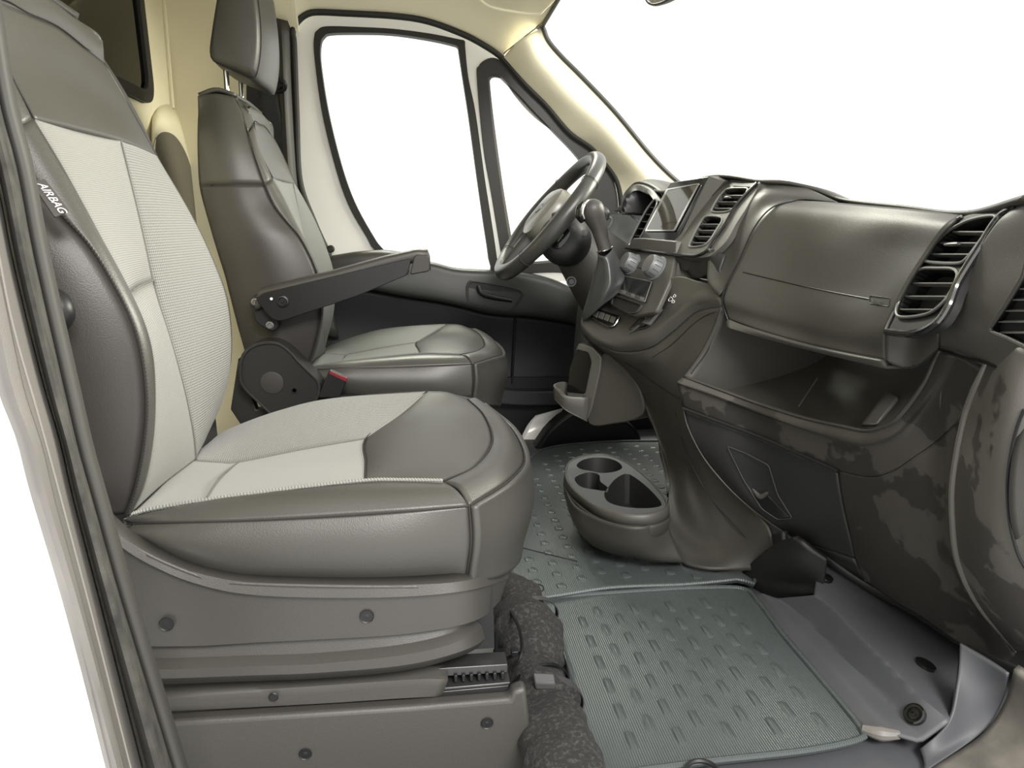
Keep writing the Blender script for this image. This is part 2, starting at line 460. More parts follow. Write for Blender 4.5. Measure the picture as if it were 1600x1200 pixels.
# rear edge almost straight
bz = np.array([U(300, 600, Y=0)[2], NF(314, 300, -.66)[2], NF(303, 180, -.65)[2]])
bx = np.array([-.56, NF(314, 300, -.66)[0], NF(304, 180, -.65)[0]])
for i in range(len(Br)): Br[i][0] = np.interp(Br[i][2], [0.35, 0.6, bz[1], bz[2]], [-.50, -.535, bx[1], bx[2]])
Bl = np.array([[Br[i][0], mirY(Br[i][1]), Br[i][2]] for i in range(len(Br))])
ridgeR = NF(366, 152, -.62); ridgeC = NF(372, 146, YC); ridgeC[0] = ridgeR[0]; ridgeC[2] = ridgeR[2] + .004
ridgeL = np.array([ridgeR[0], mirY(-.62), ridgeR[2]])
backR = NF(312, 152, -.62); backL = np.array([backR[0], mirY(-.62), backR[2]]); backC = np.array([backR[0] - .004, YC, backR[2] + .004])

SEAT_LOC = (-.15, YC, 0.0)
pseat = thing('passenger_seat', 'empty front passenger seat nearest the camera, light grey fabric centre with dark leather bolsters', 'car seat', SEAT_LOC, None)

def sect(name, rows, material, puff, label=None, nu=60, nv=20, pn=4, even=False, **k):
    m = MB().loft(rows, nu=nu, nv=nv, puff=puff, pn=pn, even=even, **k)
    return m.build(name, material, pseat, label=label, solid=0.012, soff=-1.0)
common = []
# right side panel
rows = []
for i in range(len(S)):
    mid = (Br[i] + S[i]) / 2; mid[1] = S[i][1] - (.012 if i < 11 else .006)
    rows.append([Br[i], mid, S[i]])
rows.append([backR + np.array([0, -.015, 0]), (backR + ridgeR) / 2 + np.array([0, -.014, .006]), ridgeR + np.array([0, -.012, 0])])
split = 10
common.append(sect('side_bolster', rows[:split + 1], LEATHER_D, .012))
common.append(sect('shoulder_bolster', rows[split:], LEATHER, .006, nu=24))
# narrow band between stitched seam and fabric
rows = [[S[i], (S[i] + Fr[i]) / 2 + np.array([.004, -.003, 0]), Fr[i]] for i in range(nlow)]
common.append(sect('front_bolster', rows, LEATHER, .002, nv=8))
rows = [[S[i], (S[i] + Fr[i]) / 2 + np.array([.004, -.002, 0]), Fr[i]] for i in range(nlow - 1, 13)]
common.append(sect('yoke_border', rows, LEATHER, .003, nv=8, nu=20))
# fabric panels of the backrest
hs = 6  # horizontal seam level
def mixrow(a, b, t): return a * (1 - t) + b * t
near_rows = [[Fr[i], mixrow(Fr[i], Ce[i], .5) + np.array([-.004, 0, 0]), Ce[i]] for i in range(nlow)]
common.append(sect('backrest_fabric', near_rows[:hs + 1], FABRIC, .006, label='plain light grey fabric, lower part of the backrest'))
common.append(sect('backrest_fabric', near_rows[hs:], FABRIC, .006, label='plain light grey fabric, upper part of the backrest', nu=30))
far_rows = [[Ce[i], mixrow(Ce[i], Fl[i], .5) + np.array([.002, 0, 0]), Fl[i]] for i in range(nlow)]
common.append(sect('backrest_insert', far_rows, FABRIC_D, .008, label='light grey diamond-woven fabric'))
common.append(MB().tube([p + np.array([.0035, -.001, 0]) for p in (near_rows[hs][0], near_rows[hs][1], near_rows[hs][2])], .0014, n=20, k=6).build('cross_seam', GSEAM, pseat))
# yoke
rows = [[Fr[i], mixrow(Fr[i], Ce[i], .5), Ce[i], mixrow(Ce[i], Fl[i], .5), Fl[i]] for i in range(nlow - 1, 13)]
common.append(sect('yoke_panel', rows, LEATHER, .004, nu=24, nv=40))
# band above the yoke up to the ridge
a = rows[-1]
mid = [S[13] + np.array([.0, .015, .0]), (Fr[12] + ridgeR) / 2 + np.array([.012, .01, .006]), (Ce[12] + ridgeC) / 2 + np.array([.016, 0, .004]), (Fl[12] + ridgeL) / 2 + np.array([.012, -.01, .006]), (Sl[13] + Sl[12]) / 2 + np.array([.0, -.01, 0])]
top = [ridgeR + np.array([0, -.005, 0]), mixrow(ridgeR, ridgeC, .5), ridgeC, mixrow(ridgeC, ridgeL, .5), ridgeL]
low = [Fr[12], a[1], a[2], a[3], Fl[12]]
mid[0] = (Fr[12] + ridgeR) / 2 + np.array([.004, -.006, .003]); mid[4] = (Fl[12] + ridgeL) / 2 + np.array([.012, .004, .010])
for q in (1, 2, 3): mid[q] = mid[q] + np.array([-.004, 0, -.002])
common.append(sect('upper_rim', [low, mid, top], LEATHER, .004, nu=20, nv=40))
m = MB().loft([[S[12], S[13], ridgeR], [Fr[12], mid[0], ridgeR + np.array([0, -.004, 0])]], nu=6, nv=12)
common.append(m.build('rim_corner', LEATHER, pseat, solid=.008))
# top cap and back shell, left side
m = MB().loft([[ridgeR, ridgeC, ridgeL], [(ridgeR + backR) / 2 + np.array([0, 0, .012]), (ridgeC + backC) / 2 + np.array([0, 0, .014]), (ridgeL + backL) / 2 + np.array([0, 0, .012])], [backR, backC, backL]], nu=10, nv=20)
common.append(m.build('top_cap', LEATHER, pseat, solid=.01))
rows = [[Br[i], np.array([Br[i][0] - .02, YC, Br[i][2]]), Bl[i]] for i in range(len(Br))] + [[backR, backC, backL]]
common.append(MB().loft(rows, nu=40, nv=16, even=False).build('back_shell', PLAST_D, pseat, solid=.01, soff=1))
rows = [[Fl[min(i, 12)], (Fl[min(i, 12)] + Sl[i]) / 2 + np.array([.006, .008, 0]), Sl[i], (Bl[i] + Sl[i]) / 2 + np.array([0, .012, 0]), Bl[i]] for i in range(13)] + [[ridgeL, ridgeL, ridgeL, (ridgeL + backL) / 2, backL]]
m = MB().loft(rows, nu=50, nv=20, even=False)
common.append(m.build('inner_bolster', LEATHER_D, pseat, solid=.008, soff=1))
# stitched seams of the backrest: dark cord lying in the seams
m = MB()
m.tube([p + np.array([.001, -.001, 0]) for p in S[:13]] + [ridgeR + np.array([0, -.008, 0])], .0013, n=160, k=6)
m.tube([Fr[10] + np.array([.001, -.001, 0]), Fr[11] + np.array([.001, -.001, 0]), Fr[12] + np.array([.001, -.001, 0]), a[1] + np.array([.001, 0, 0.002]), a[2] + np.array([.001, 0, 0.002]), a[3] + np.array([.001, 0, .002]), Fl[12], Fl[11], Fl[10]], .0010, n=80, k=6)
m.tube([rows_ for rows_ in [Br[10] * .8 + S[10] * .2 + np.array([0, -.016, 0]), (Br[10] + S[10]) / 2 + np.array([0, -.015, 0]), S[10]]], .0015, n=20, k=6)
m.tube([S[10], Fr[10]], .0015, n=4, k=6)
common.append(m.build('stitching', STITCH, pseat)); common[-1]['kind'] = 'stuff'
common.append(MB().tube([Ce[i] + np.array([.0008, 0, 0]) for i in range(nlow)], .0012, n=80, k=6).build('centre_seam', GSEAM, pseat))
# small stitches along the side seam
m = MB(); C = cr([p + np.array([.0035, -.004, 0]) for p in S[:11]], 330)
for i in range(0, 328, 3):
    m.tube([C[i], C[i + 1] * .3 + C[i + 2] * .7], .0009, n=2, k=5, smooth=False)
common.append(m.build('seam_thread', STITCH, pseat)); common[-1]['kind'] = 'stuff'

# ---- cushion
yA, yB, yL = -.665, YC, -.25
pA = [(204, 805), (240, 796), (330, 781), (450, 765), (570, 752)]
pB = [(286, 718), (340, 722), (375, 722), (470, 703), (572, 685)]
pC = [(318, 690), (370, 665), (440, 640), (520, 622), (668, 611)]
A = [U(x, y, Y=-.69 if k == 0 else yA) for k, (x, y) in enumerate(pA)]
B = [U(x, y, Y=yB) for x, y in pB]
Cc = [U(x, y, Y=yL) for x, y in pC]
AB = [(p + q) / 2 + np.array([0, 0, -.003]) for p, q in zip(A, B)]
BC = [(p + q) / 2 + np.array([0, 0, .0]) for p, q in zip(B, Cc)]
# inner rear extension under the backrest
ext = np.array([-.06, 0, -.01])
m = MB().loft([[A[0], A[1], A[2], A[3], A[4]], AB, B], nu=24, nv=60, puff=.004)
common.append(m.build('cushion_fabric', FABRIC, pseat, solid=.012, label='plain light grey fabric on the near half of the cushion'))
m = MB().loft([B, BC, Cc], nu=24, nv=60, puff=.008)
common.append(m.build('cushion_insert', FABRIC_D, pseat, solid=.012, label='light grey diamond-woven fabric on the far half of the cushion'))
# front leather pad
padr = [[(570, 752, yA), (630, 751, yA), (692, 752, -.668)],
        [(571, 722, -.58), (655, 722, -.59), (742, 728, -.60)],
        [(572, 685, yB), (670, 680, yB), (768, 690, yB)],
        [(622, 648, -.35), (700, 648, -.35), (756, 650, -.36)],
        [(668, 611, yL), (700, 613, -.26), (730, 624, -.27)]]
pad = [[U(*p) for p in r] for r in padr]
m = MB().loft(pad, nu=36, nv=36, puff=.007)
common.append(m.build('front_pad', LEATHER, pseat, solid=.012, label='smooth leather pad at the front of the cushion'))
# leather between piping and stitched side seam
seamS = [U(200, 818, Y=-.70), U(300, 815, Y=-.722), U(400, 812, Y=-.726), U(520, 806, Y=-.726), U(640, 798, Y=-.725), U(733, 790, Y=-.715)]
pipe = [A[0] + np.array([-.006, -.006, -.004]), A[2], A[3], A[4], U(630, 751, Y=yA), U(692, 752, Y=-.668)]
mid = [(p + q) / 2 + np.array([0, -.006, .007]) for p, q in zip(seamS, pipe)]
m = MB().loft([pipe, mid, seamS], nu=14, nv=70, puff=.002)
common.append(m.build('cushion_border', LEATHER, pseat, solid=.01))
# front border between inner pad seam and outer stitch
inn = [U(692, 752, Y=-.668), U(742, 728, Y=-.60), U(768, 690, Y=yB), U(756, 650, Y=-.36), U(730, 624, Y=-.27)]
out = [U(733, 790, Y=-.715), U(795, 750, Y=-.63), U(818, 715, Y=yB - .02), U(796, 668, Y=-.33), U(752, 632, Y=-.225)]
mid = [(p + q) / 2 + np.array([.004, -.002, .008]) for p, q in zip(inn, out)]
m = MB().loft([inn, mid, out], nu=14, nv=50, puff=.003)
common.append(m.build('cushion_nose', LEATHER, pseat, solid=.01))
# left (far) edge of cushion
lf = [Cc[0], Cc[1], Cc[2], Cc[3], Cc[4], U(730, 624, Y=-.27)]
ls = [p + np.array([0, .03, -.02]) for p in lf]; ls[-1] = out[-1]
lb = [p + np.array([0, .035, -.12]) for p in lf]
m = MB().loft([lf, ls, lb], nu=16, nv=40)
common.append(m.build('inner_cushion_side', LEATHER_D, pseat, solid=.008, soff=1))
# side wall of the cushion
bot = [U(206, 828, Y=-.70), U(262, 872, Y=-.715), U(350, 902, Y=-.72), U(450, 908, Y=-.722), U(600, 911, Y=-.722), U(728, 907, Y=-.712)]
mid = [(p + q) / 2 + np.array([0, -.012, 0]) for p, q in zip(seamS, bot)]
mid[-1] = (seamS[-1] + bot[-1]) / 2 + np.array([.004, -.006, 0])
m = MB().loft([seamS, mid, bot], nu=24, nv=70, puff=.004)
common.append(m.build('cushion_side', LEATHER, pseat, solid=.01))
# front wall wrapping round
f1 = out
f2 = [U(736, 845, Y=-.72), U(806, 815, Y=-.64), U(829, 775, Y=-.50), U(815, 720, Y=-.36), U(770, 690, Y=-.235)]
f3 = [U(728, 907, Y=-.712), U(785, 892, Y=-.645), U(806, 862, Y=-.52), U(790, 820, Y=-.38), U(748, 770, Y=-.25)]
m = MB().loft([f1, f2, f3], nu=24, nv=60, puff=.004)
common.append(m.build('cushion_front', LEATHER, pseat, solid=.01))
m = MB()
o1 = np.array([0, -.001, .001])
m.tube([p + np.array([0, -.002, .0005]) for p in seamS], .0010, n=100, k=6)
m.tube([p + np.array([.002, -.001, .0008]) for p in out], .0010, n=80, k=6)
m.tube([inn[0], (inn[0] + out[0]) / 2 + np.array([.004, -.004, .006]), out[0]], .0012, n=20, k=6)
m.tube([out[0] + o1, f2[0] + o1 + np.array([0, -.004, 0]), f3[0] + o1], .0010, n=50, k=6)
m.tube([p + np.array([.001, 0, .001]) for p in [pad[0][1]] + inn + [pad[4][1]]][1:-1], .0012, n=60, k=6)
m.tube([p + np.array([0, 0, .0008]) for p in (pad[0][0], pad[1][0], pad[2][0], pad[3][0], pad[4][0])], .001, n=50, k=6)
common.append(m.build('cushion_stitching', STITCH, pseat)); common[-1]['kind'] = 'stuff'
m = MB(); m.tube([B[0], B[1], B[2], B[3], B[4]], .0011, n=60, k=6)
m.tube([B[2] + np.array([0, 0, .001]), (B[2] + A[2]) / 2 + np.array([-.008, 0, .0045]), A[2] + np.array([-.006, .004, .002])], .0014, n=20, k=6)
common.append(m.build('cushion_seam', GSEAM, pseat))
m = MB(); C = cr([p + np.array([0, -.004, .002]) for p in [A[0], A[1], A[2], A[3], A[4], pipe[4], pipe[5]]], 300)
m.tube(C, .0026, n=300, k=8, smooth=False)
for i in range(2, 298, 3):
    m.tube([C[i] + np.array([-.001, .003, .001]), C[i] + np.array([.0, -.0, .003]), C[i] + np.array([.002, -.0035, 0])], .0011, n=3, k=5, smooth=False)
common.append(m.build('piping', PIPING, pseat)); common[-1]['kind'] = 'stuff'
# cushion underside
und = [U(700, 905, Y=-.70), U(770, 880, Y=-.60), U(770, 830, Y=-.45), f3[3] + np.array([-.02, 0, 0]), f3[4], lb[2], lb[0], U(215, 832, Y=-.69), U(350, 900, Y=-.70)]
zz = min(p[2] for p in und)
m = MB().prism([np.array([p[0], p[1], .275]) for p in und], (0, 0, .03))
common.append(m.build('seat_pan', PLAST_B, pseat))

# ---- headrest (traced on the driver seat, shared by both)
def hp(px, py): return NF(px, py, -.60)
prof = [(331, 93), (326, 78), (329, 50), (336, 5), (345, -40), (372, -62), (392, -45), (400, 0), (404, 40), (404, 75), (400, 105), (393, 121), (372, 112), (350, 103)]
P = np.array([hp(*p) for p in prof]); pc = P.mean(0)
secs = []
for y, s, dx in ((-.603, .80, 0), (-.60, .93, 0), (-.585, 1.0, .002), (-.54, 1.03, .008), (YC, 1.04, .014), (-.40, 1.03, .008), (-.355, 1.0, .002), (-.34, .93, 0), (-.337, .80, 0)):
    secs.append([np.array([pc[0] + (p[0] - pc[0]) * s + (dx if p[0] > pc[0] else 0), y, pc[2] + (p[2] - pc[2]) * s]) for p in P])
G = np.array([cr(s, 48, closed=True) for s in secs])
m = MB(); m.grid(G, cv=True, face_cam=False, flip=False); m.fix = True
m.ngon(range(48)); m.ngon([8 * 48 + j for j in reversed(range(48))])
common.append(m.build('headrest', LEATHER, pseat, angle=60))
m = MB()
fr = cr([p for p in secs[2]], 60, closed=True)
m.tube([p + np.array([0, -.001, 0]) for p in fr], .0015, n=60, k=6, closed=True, smooth=False)
common.append(m.build('headrest_seam', STITCH, pseat))
x0 = NF(352, 120, -.53)[0]
for y in (-.53, -.38):
    common.append(MB().tube([(x0, y, ridgeC[2] - .03), (x0 + .004, y, pc[2] - .03)], .0065, n=6, k=14).build('headrest_post', CHROME, pseat))
    common.append(MB().lathe((x0, y, ridgeC[2] + .004), (0, 0, 1), [(0, .018), (.012, .017), (.014, .008)], 20).build('post_sleeve', PLAST_B, pseat))

# ---------------------------------------------------------------- driver seat = copy of the shared parts
dseat = thing('driver_seat', 'driver seat beyond the passenger seat, with headrest and a raised black armrest on its side', 'car seat', tuple(np.array(SEAT_LOC) + DSEAT))
DF = mat('darker_grey_fabric', (.135, .14, .13), .6, weave=(0.0022, 0.06, 0.2, False))  # driver seat panels: darker and finer woven than on the passenger seat
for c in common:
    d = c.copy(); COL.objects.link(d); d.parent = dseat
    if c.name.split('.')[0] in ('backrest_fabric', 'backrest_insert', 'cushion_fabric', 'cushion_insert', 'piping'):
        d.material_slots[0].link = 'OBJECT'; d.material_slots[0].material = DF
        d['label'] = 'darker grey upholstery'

# ---------------------------------------------------------------- passenger seat only
LAB = Plane(U(42, 288, Y=-.746), U(70, 284, Y=-.735), U(108, 335, Y=-.744))
lp = [(48, 290), (70, 284), (107, 334), (85, 344)]
L3 = rounded(LAB.pts([(48, 290), (69, 285), (107, 334), (85, 345)], .004), .002)
tg = MB().prism(L3, LAB.n * .0022).build('airbag_tag', mat('tag_fabric', (.05, .045, .043), .7), pseat, label='small grey sewn tag reading AIRBAG')
a0 = LAB.at(57, 293, .0063); a1 = LAB.at(93, 340, .0063)
text_mesh('tag_lettering', 'AIR', LETTER, pseat, LAB.n, a0, a1 - a0, .0105, off=.0004, shear=.35)
text_mesh('tag_lettering', 'BAG', LETTER, pseat, LAB.n, a0 + (a1 - a0) * .44, a1 - a0, .0105, off=.0004, shear=.35)
# belt guide hook behind the pillar seal
m = MB().tube([U(70, 466, Y=-.76), U(86, 470, Y=-.77), U(97, 488, Y=-.775), U(92, 503, Y=-.765), U(76, 506, Y=-.755)], [.012, .013, .012, .011, .010], n=20, k=12)
m.build('recline_hook', PLAST_B, pseat)

# lower plastic shield
def ubox(pts, depth_in=.03): return pts
ySh = -.745
flangeT = [(150, 795), (172, 822), (200, 846), (240, 868), (300, 893), (380, 909), (500, 914), (640, 914), (735, 906), (800, 884)]
flangeB = [(150, 812), (172, 838), (200, 862), (240, 885), (300, 910), (380, 928), (500, 934), (640, 932), (740, 921), (797, 903)]
yf = [ySh] * 8 + [-.725, -.62]
T1 = [U(x, y, Y=yy) for (x, y), yy in zip(flangeT, yf)]
T0 = [p + np.array([0, .02, .002]) for p in T1]
T2 = [U(x, y, Y=yy - .004) for (x, y), yy in zip(flangeB, yf)]
T3 = [p + np.array([0, .008, -.004]) for p in T2]
low1 = [(150, 1010), (190, 1010), (225, 1010), (265, 1010), (320, 1009), (400, 1004), (500, 999), (640, 990), (742, 970), (783, 938)]
T4 = [U(x, y, Y=yy + .006) for (x, y), yy in zip(low1, yf)]
T5 = [p + np.array([0, .012, -.003]) for p in T4]
low2 = [(150, 1046), (190, 1046), (225, 1046), (265, 1046), (320, 1044), (400, 1041), (500, 1037), (640, 1022), (728, 997), (772, 962)]
T7 = [U(x, y, Y=yy - .002) for (x, y), yy in zip(low2, yf)]
T6 = [p + np.array([-.002, .014, .006]) for p in T7]
low3 = [(150, 1060), (190, 1060), (225, 1060), (265, 1060), (320, 1058), (400, 1055), (500, 1051), (640, 1038), (735, 1012), (772, 984)]
T8 = [U(x, y, Y=yy - .002) for (x, y), yy in zip(low3, yf)]
T9 = [p + np.array([-.004, .01, -.014]) for p in T8]
strips = [T0, T1, T2, T3, T4, T5, T6, T7, T8, T9]
G = np.array([cr(r, 90, even=False) for r in strips])
m = MB(); m.grid(G)
sh = m.build('base_shield', SEATPL, pseat, solid=.004, angle=24)
def screwhole(px, py, Y, r):
    c = U(px, py, Y=Y)
    h = MB().lathe(c, (0, 1, 0), [(0, r * .9), (-.0008, r), (.0004, r * .82), (.0012, r * .5), (.0012, 0)], 24).build('screw_recess', PLAST_B, pseat)
    MB().lathe(c + np.array([0, .0002, 0]), (0, -1, 0), [(-.002, r * .35), (-.0002, r * .42), (.0003, r * .3), (.0003, 0)], 12).build('screw', PLAST_D, h)
screwhole(260, 975, -.7428, .0085); screwhole(573, 963, -.7428, .0085)
# dark ledge above the flange (between cushion and shield)
m = MB().loft([[U(150, 780, Y=-.72), U(205, 835, Y=-.71), U(262, 875, Y=-.72), U(360, 905, Y=-.722), U(600, 912, Y=-.722), U(735, 905, Y=-.715)], [T1[0], T1[2], T1[4], T1[5], T1[7], T1[8]]], nu=4, nv=50)
m.build('shield_ledge', SEATPL, pseat, solid=.004)
# slide rail
m = MB()
rc = [U(150, 1091, Y=-.722), U(240, 1090, Y=-.722), U(440, 1078, Y=-.722), U(640, 1063, Y=-.722), U(700, 1064, Y=-.718)]
rb = [U(150, 1116, Y=-.722), U(240, 1113, Y=-.722), U(440, 1103, Y=-.722), U(640, 1091, Y=-.722), U(690, 1088, Y=-.718)]
m.loft([[p + np.array([0, .02, .01]) for p in rc], rc, rb, [p + np.array([0, .02, -.006]) for p in rb]], nu=14, nv=40, curve_cols=False)
m.build('rail_cover', SEATPL, pseat, solid=.003, label='black slide rail cover with a small screw')
m = MB()
c = U(427, 1090, Y=-.728); m.lathe(c, (0, 1, 0), [(0, .005), (.001, .006), (.003, .004), (.003, 0)], 14)
m.build('rail_screw', PLAST_B, pseat)
m = MB()
a = U(560, 1045, Y=-.70); b = U(795, 1040, Y=-.70)
pr = [(0, 0), (0.022, 0), (0.022, .018), (0, .018)]
def bar(m, pxa, pya, pxb, pyb, Y, h, d):
    a = U(pxa, pya, Y=Y); b = U(pxb, pyb, Y=Y)
    m.prism([a, a + np.array([0, 0, -h]), a + np.array([0, d, -h]), a + np.array([0, d, 0])], b - a)
RS = mat('rail_steel', (.09, .09, .09), .35, metal=.7)
for args in ((560, 1052, 793, 1038, -.705, .012, .03), (600, 1083, 797, 1066, -.715, .004, .035), (600, 1089, 795, 1071, -.712, .016, .03)):
    m = MB(); bar(m, *args); m.build('slide_rail', RS, pseat, bevel=.001)
for k in range(7):
    MB().box(U(712 + k * 12.2, 1058 - k * .7, Y=-.706), .0045, .008, .010).build('rail_tooth', PLAST_B, pseat, bevel=.001)
xa, xb = U(150, 1080, Y=-.69)[0], U(772, 1060, Y=-.66)[0]
MB().box(((xa + xb) / 2, -.47, .225), xb - xa, .42, .14).build('under_seat_void', PLAST_B, pseat)  # added black box stands for the dark void under the seat
MB().box((U(160, 700, Y=-.62)[0], -.47, .40), .09, .36, .12).build('dark_gap_filler', PLAST_B, pseat)  # added dark filler closing the gap between cushion and backrest
# pedestal box
m = MB()
tp = [(150, 1134), (255, 1129), (450, 1117), (640, 1105), (796, 1093), (801, 1080), (822, 1075)]
top = [U(x, y, Y=-.735) for x, y in tp]
x1 = top[-1][0]
zt = top[2][2]
poly = [np.array([p[0], -.735, p[2]]) for p in top] + [np.array([x1 + .01, -.735, 0.002]), np.array([top[0][0] - .1, -.735, 0.002]), np.array([top[0][0] - .1, -.735, zt])]
m.prism(poly, (0, .022, 0))
ped = m.build('pedestal', SEATPL, pseat, bevel=.006, seg=3, label='grey plastic seat box with two screw holes')
screwhole(477, 1178, -.7362, .008); screwhole(761, 1130, -.7362, .008)

# ---------------------------------------------------------------- driver seat only
ya = .165
def AR(px, py, y=ya): return U(px, py, Y=y)
# pad
rows = []
for (x, yt, yb) in ((398, 470, 486), (404, 452, 484), (440, 441, 474), (520, 422, 450), (600, 400, 424), (650, 389, 410), (668, 389, 413), (672, 400, 425)):
    s = 1
    t = AR(x, yt); b = AR(x, yb); h = t[2] - b[2]; cx_, cz_ = t[0], (t[2] + b[2]) / 2
    ring_ = []
    for ang in np.linspace(0, 2 * math.pi, 20, endpoint=False):
        cxx = math.cos(ang); sy = math.sin(ang)
        wy = np.sign(cxx) * abs(cxx) ** .5 * .032; wz = np.sign(sy) * abs(sy) ** .6 * h / 2
        ring_.append(np.array([cx_, ya + .032 + wy, cz_ + wz]))
    rows.append(ring_)
m = MB(); m.grid(np.array(rows), cv=True, face_cam=False, flip=False); m.ngon(range(20)); m.ngon([7 * 20 + j for j in reversed(range(20))]); m.fix = True
m.build('armrest_pad', LEATHER_D, dseat, angle=50)
out_ = [AR(x, y, ya - .004) for x, y in ((399, 466), (410, 458), (600, 413), (640, 404), (642, 409), (636, 430), (560, 462), (440, 502), (428, 500), (418, 492))]
MB().prism(rounded(out_, .008), (0, .02, 0)).build('armrest_bracket', mat('armrest_black', (.009, .009, .009), .36), dseat, bevel=.0015)
m = MB()
m.prism(rounded([AR(x, y, ya - .006) for x, y in ((648, 398), (671, 398), (672, 424), (640, 430))], .008), (0, .06, 0))
m.build('armrest_tip', LEATHER_D, dseat, bevel=.004)
m = MB()
m.lathe(AR(442, 471, ya - .004), (0, -1, 0), [(0, .014), (.004, .013), (.005, .010), (.003, .008), (.003, .004), (.006, .003), (.006, 0)], 24)
m.build('armrest_pivot_cap', PLAST_B, dseat)
m = MB()
m.lathe(AR(424, 467, ya - .0045), (0, -1, 0), [(0, .0035), (.002, .003), (.003, 0)], 10)
m.build('armrest_marker', LETTER, dseat, label='tiny white dot')
m = MB()
m.prism(rounded([AR(x, y, ya + .02) for x, y in ((388, 470), (400, 458), (432, 490), (436, 512), (425, 520), (400, 505))], .012), (0, .07, 0))
m.build('armrest_mount', PLAST_B, dseat, bevel=.003)
for px, py in ((399, 472), (422, 508)):
    MB().lathe(AR(px, py, ya + .02), (0, -1, 0), [(0, .009), (.004, .009), (.006, .006), (.004, .004), (.004, 0)], 16).build('armrest_bolt', SILVER, dseat)
# recliner cover
yr = .185
co = [(381, 600), (377, 575), (381, 552), (396, 537), (418, 531), (438, 533), (456, 546), (470, 562), (486, 578), (500, 592), (503, 604), (498, 622), (470, 655), (440, 655), (410, 630)]
P3 = [U(x, y, Y=yr) for x, y in co]
C3 = cr(P3, 60, closed=True)
m = MB().prism(C3, (0, -.02, 0), taper=.985); m.prism(C3, (0, .05, 0))
m.build('recliner_cover', mat('recliner_plastic', (.016, .015, .0145), .40, bump=(900, .2)), dseat, bevel=.003)
ctr = C3.mean(0)
m = MB().ring(C3 + np.array([0, -.02, 0]), [ctr + (p - ctr) * .93 + np.array([0, -.02, 0]) for p in C3], (0, -.004, 0))
m.build('recliner_rim', PLAST_D, dseat, bevel=.001)
m = MB().lathe(U(425, 598, Y=yr - .021), (0, -1, 0), [(0, .026), (.001, .026), (.0015, .024), (.0015, 0)], 32)
m.build('recliner_disc', mat('disc_grey', (.034, .032, .031), .5), dseat)
m = MB().lathe(U(460, 610, Y=yr - .021), (0, -1, 0), [(0, .007), (.002, .007), (.002, .005), (.0, .004), (0, 0)], 20)
m.build('recliner_screw', PLAST_B, dseat)
# lower shield of driver seat (mostly hidden)
m = MB().prism([U(x, y, Y=.20) for x, y in ((372, 560), (400, 640), (520, 618), (740, 622), (735, 650), (400, 700), (360, 640))], (0, .03, 0))
m.build('base_shield', PLAST_D, dseat, bevel=.003)
zt = U(560, 640, Y=.2)[2]
m = MB().box((-.16, .47, zt / 2 + .03), .40, .44, zt + .04)
m.build('pedestal', PLAST_D, dseat, bevel=.005)
# buckle
a = U(505, 622, Y=.16); b = U(527, 585, Y=.15)
ax = (b - a) / np.linalg.norm(b - a)
bk_ = Plane(U(515, 580, Y=.15), U(543, 592, Y=.15), U(500, 625, Y=.15))
P3 = rounded(bk_.pts([(514, 578), (543, 591), (531, 622), (497, 622)]), .006)
MB().prism(P3, (0, .022, 0)).build('belt_buckle', PLAST_B, dseat, bevel=.003)
P3 = bk_.pts([(516, 579), (543, 591), (541, 597), (514, 584)], .002)
MB().prism(P3, (0, .018, 0)).build('buckle_release', RED, dseat, bevel=.001, label='red release button')
# ================================================================ SETTING
YD = .88
# ---- floor, bulkhead, roof, side walls
m = MB().box((.15, -.02, -.02), 1.9, 1.84, .036); struct(m.build('floor', KICK, bevel=0), 'grey vinyl floor of the van cab')
XB = -.73
# bulkhead with a window opening: built as strips round the opening
pB_ = lambda px, py, off=0: U(px, py, X=XB + off)
w_r = pB_(218, 60); w_b = pB_(200, 139)
wy1, wz0 = w_r[1], w_b[2]
wy0, wz1 = wy1 - .62, wz0 + .42
m = MB()
def wallbox(m, x0, x1, y0, y1, z0, z1): m.box(((x0 + x1) / 2, (y0 + y1) / 2, (z0 + z1) / 2), x1 - x0, y1 - y0, z1 - z0)
wallbox(m, XB - .03, XB, wy1, .93, 0, 1.72)
wallbox(m, XB - .03, XB, -.93, wy1, 0, wz0)
wallbox(m, XB - .03, XB, -.93, wy1, wz1, 1.72)
wallbox(m, XB - .03, XB, -.93, wy0, wz0, wz1)
struct(m.build('wall_back', CREAM_B, fix=False, merge=False), 'cream painted bulkhead behind the seats')
# bulkhead swage lines
m = MB()
for (a, b) in (((252, -20), (268, 170)), ((300, -20), (306, 160))):
    m.tube([pB_(*a), pB_(*b)], .012, n=10, k=12, flat=.6)
struct(m.build('trim_1', CREAM_B, angle=60), 'pressed ribs in the cream bulkhead')
outer = rounded([np.array([XB + .004, wy0 - .02, wz0 - .02]), np.array([XB + .004, wy1 + .02, wz0 - .02]), np.array([XB + .004, wy1 + .02, wz1 + .02]), np.array([XB + .004, wy0 - .02, wz1 + .02])], .07, 8)
inner = rounded([np.array([XB + .004, wy0 + .012, wz0 + .012]), np.array([XB + .004, wy1 - .012, wz0 + .012]), np.array([XB + .004, wy1 - .012, wz1 - .012]), np.array([XB + .004, wy0 + .012, wz1 - .012])], .055, 8)
w1 = structroot('window_1', (XB, (wy0 + wy1) / 2, wz0), 'dark window in the bulkhead with a black rubber frame')
MB().ring(outer, inner, (.014, 0, 0)).build('window_frame', RUBBER, w1, bevel=.003)
MB().ring(outer, inner, (-.03, 0, 0)).build('window_liner', RUBBER, w1)
MB().prism(inner, (.003, 0, 0)).build('pane', GLASS_D, w1)
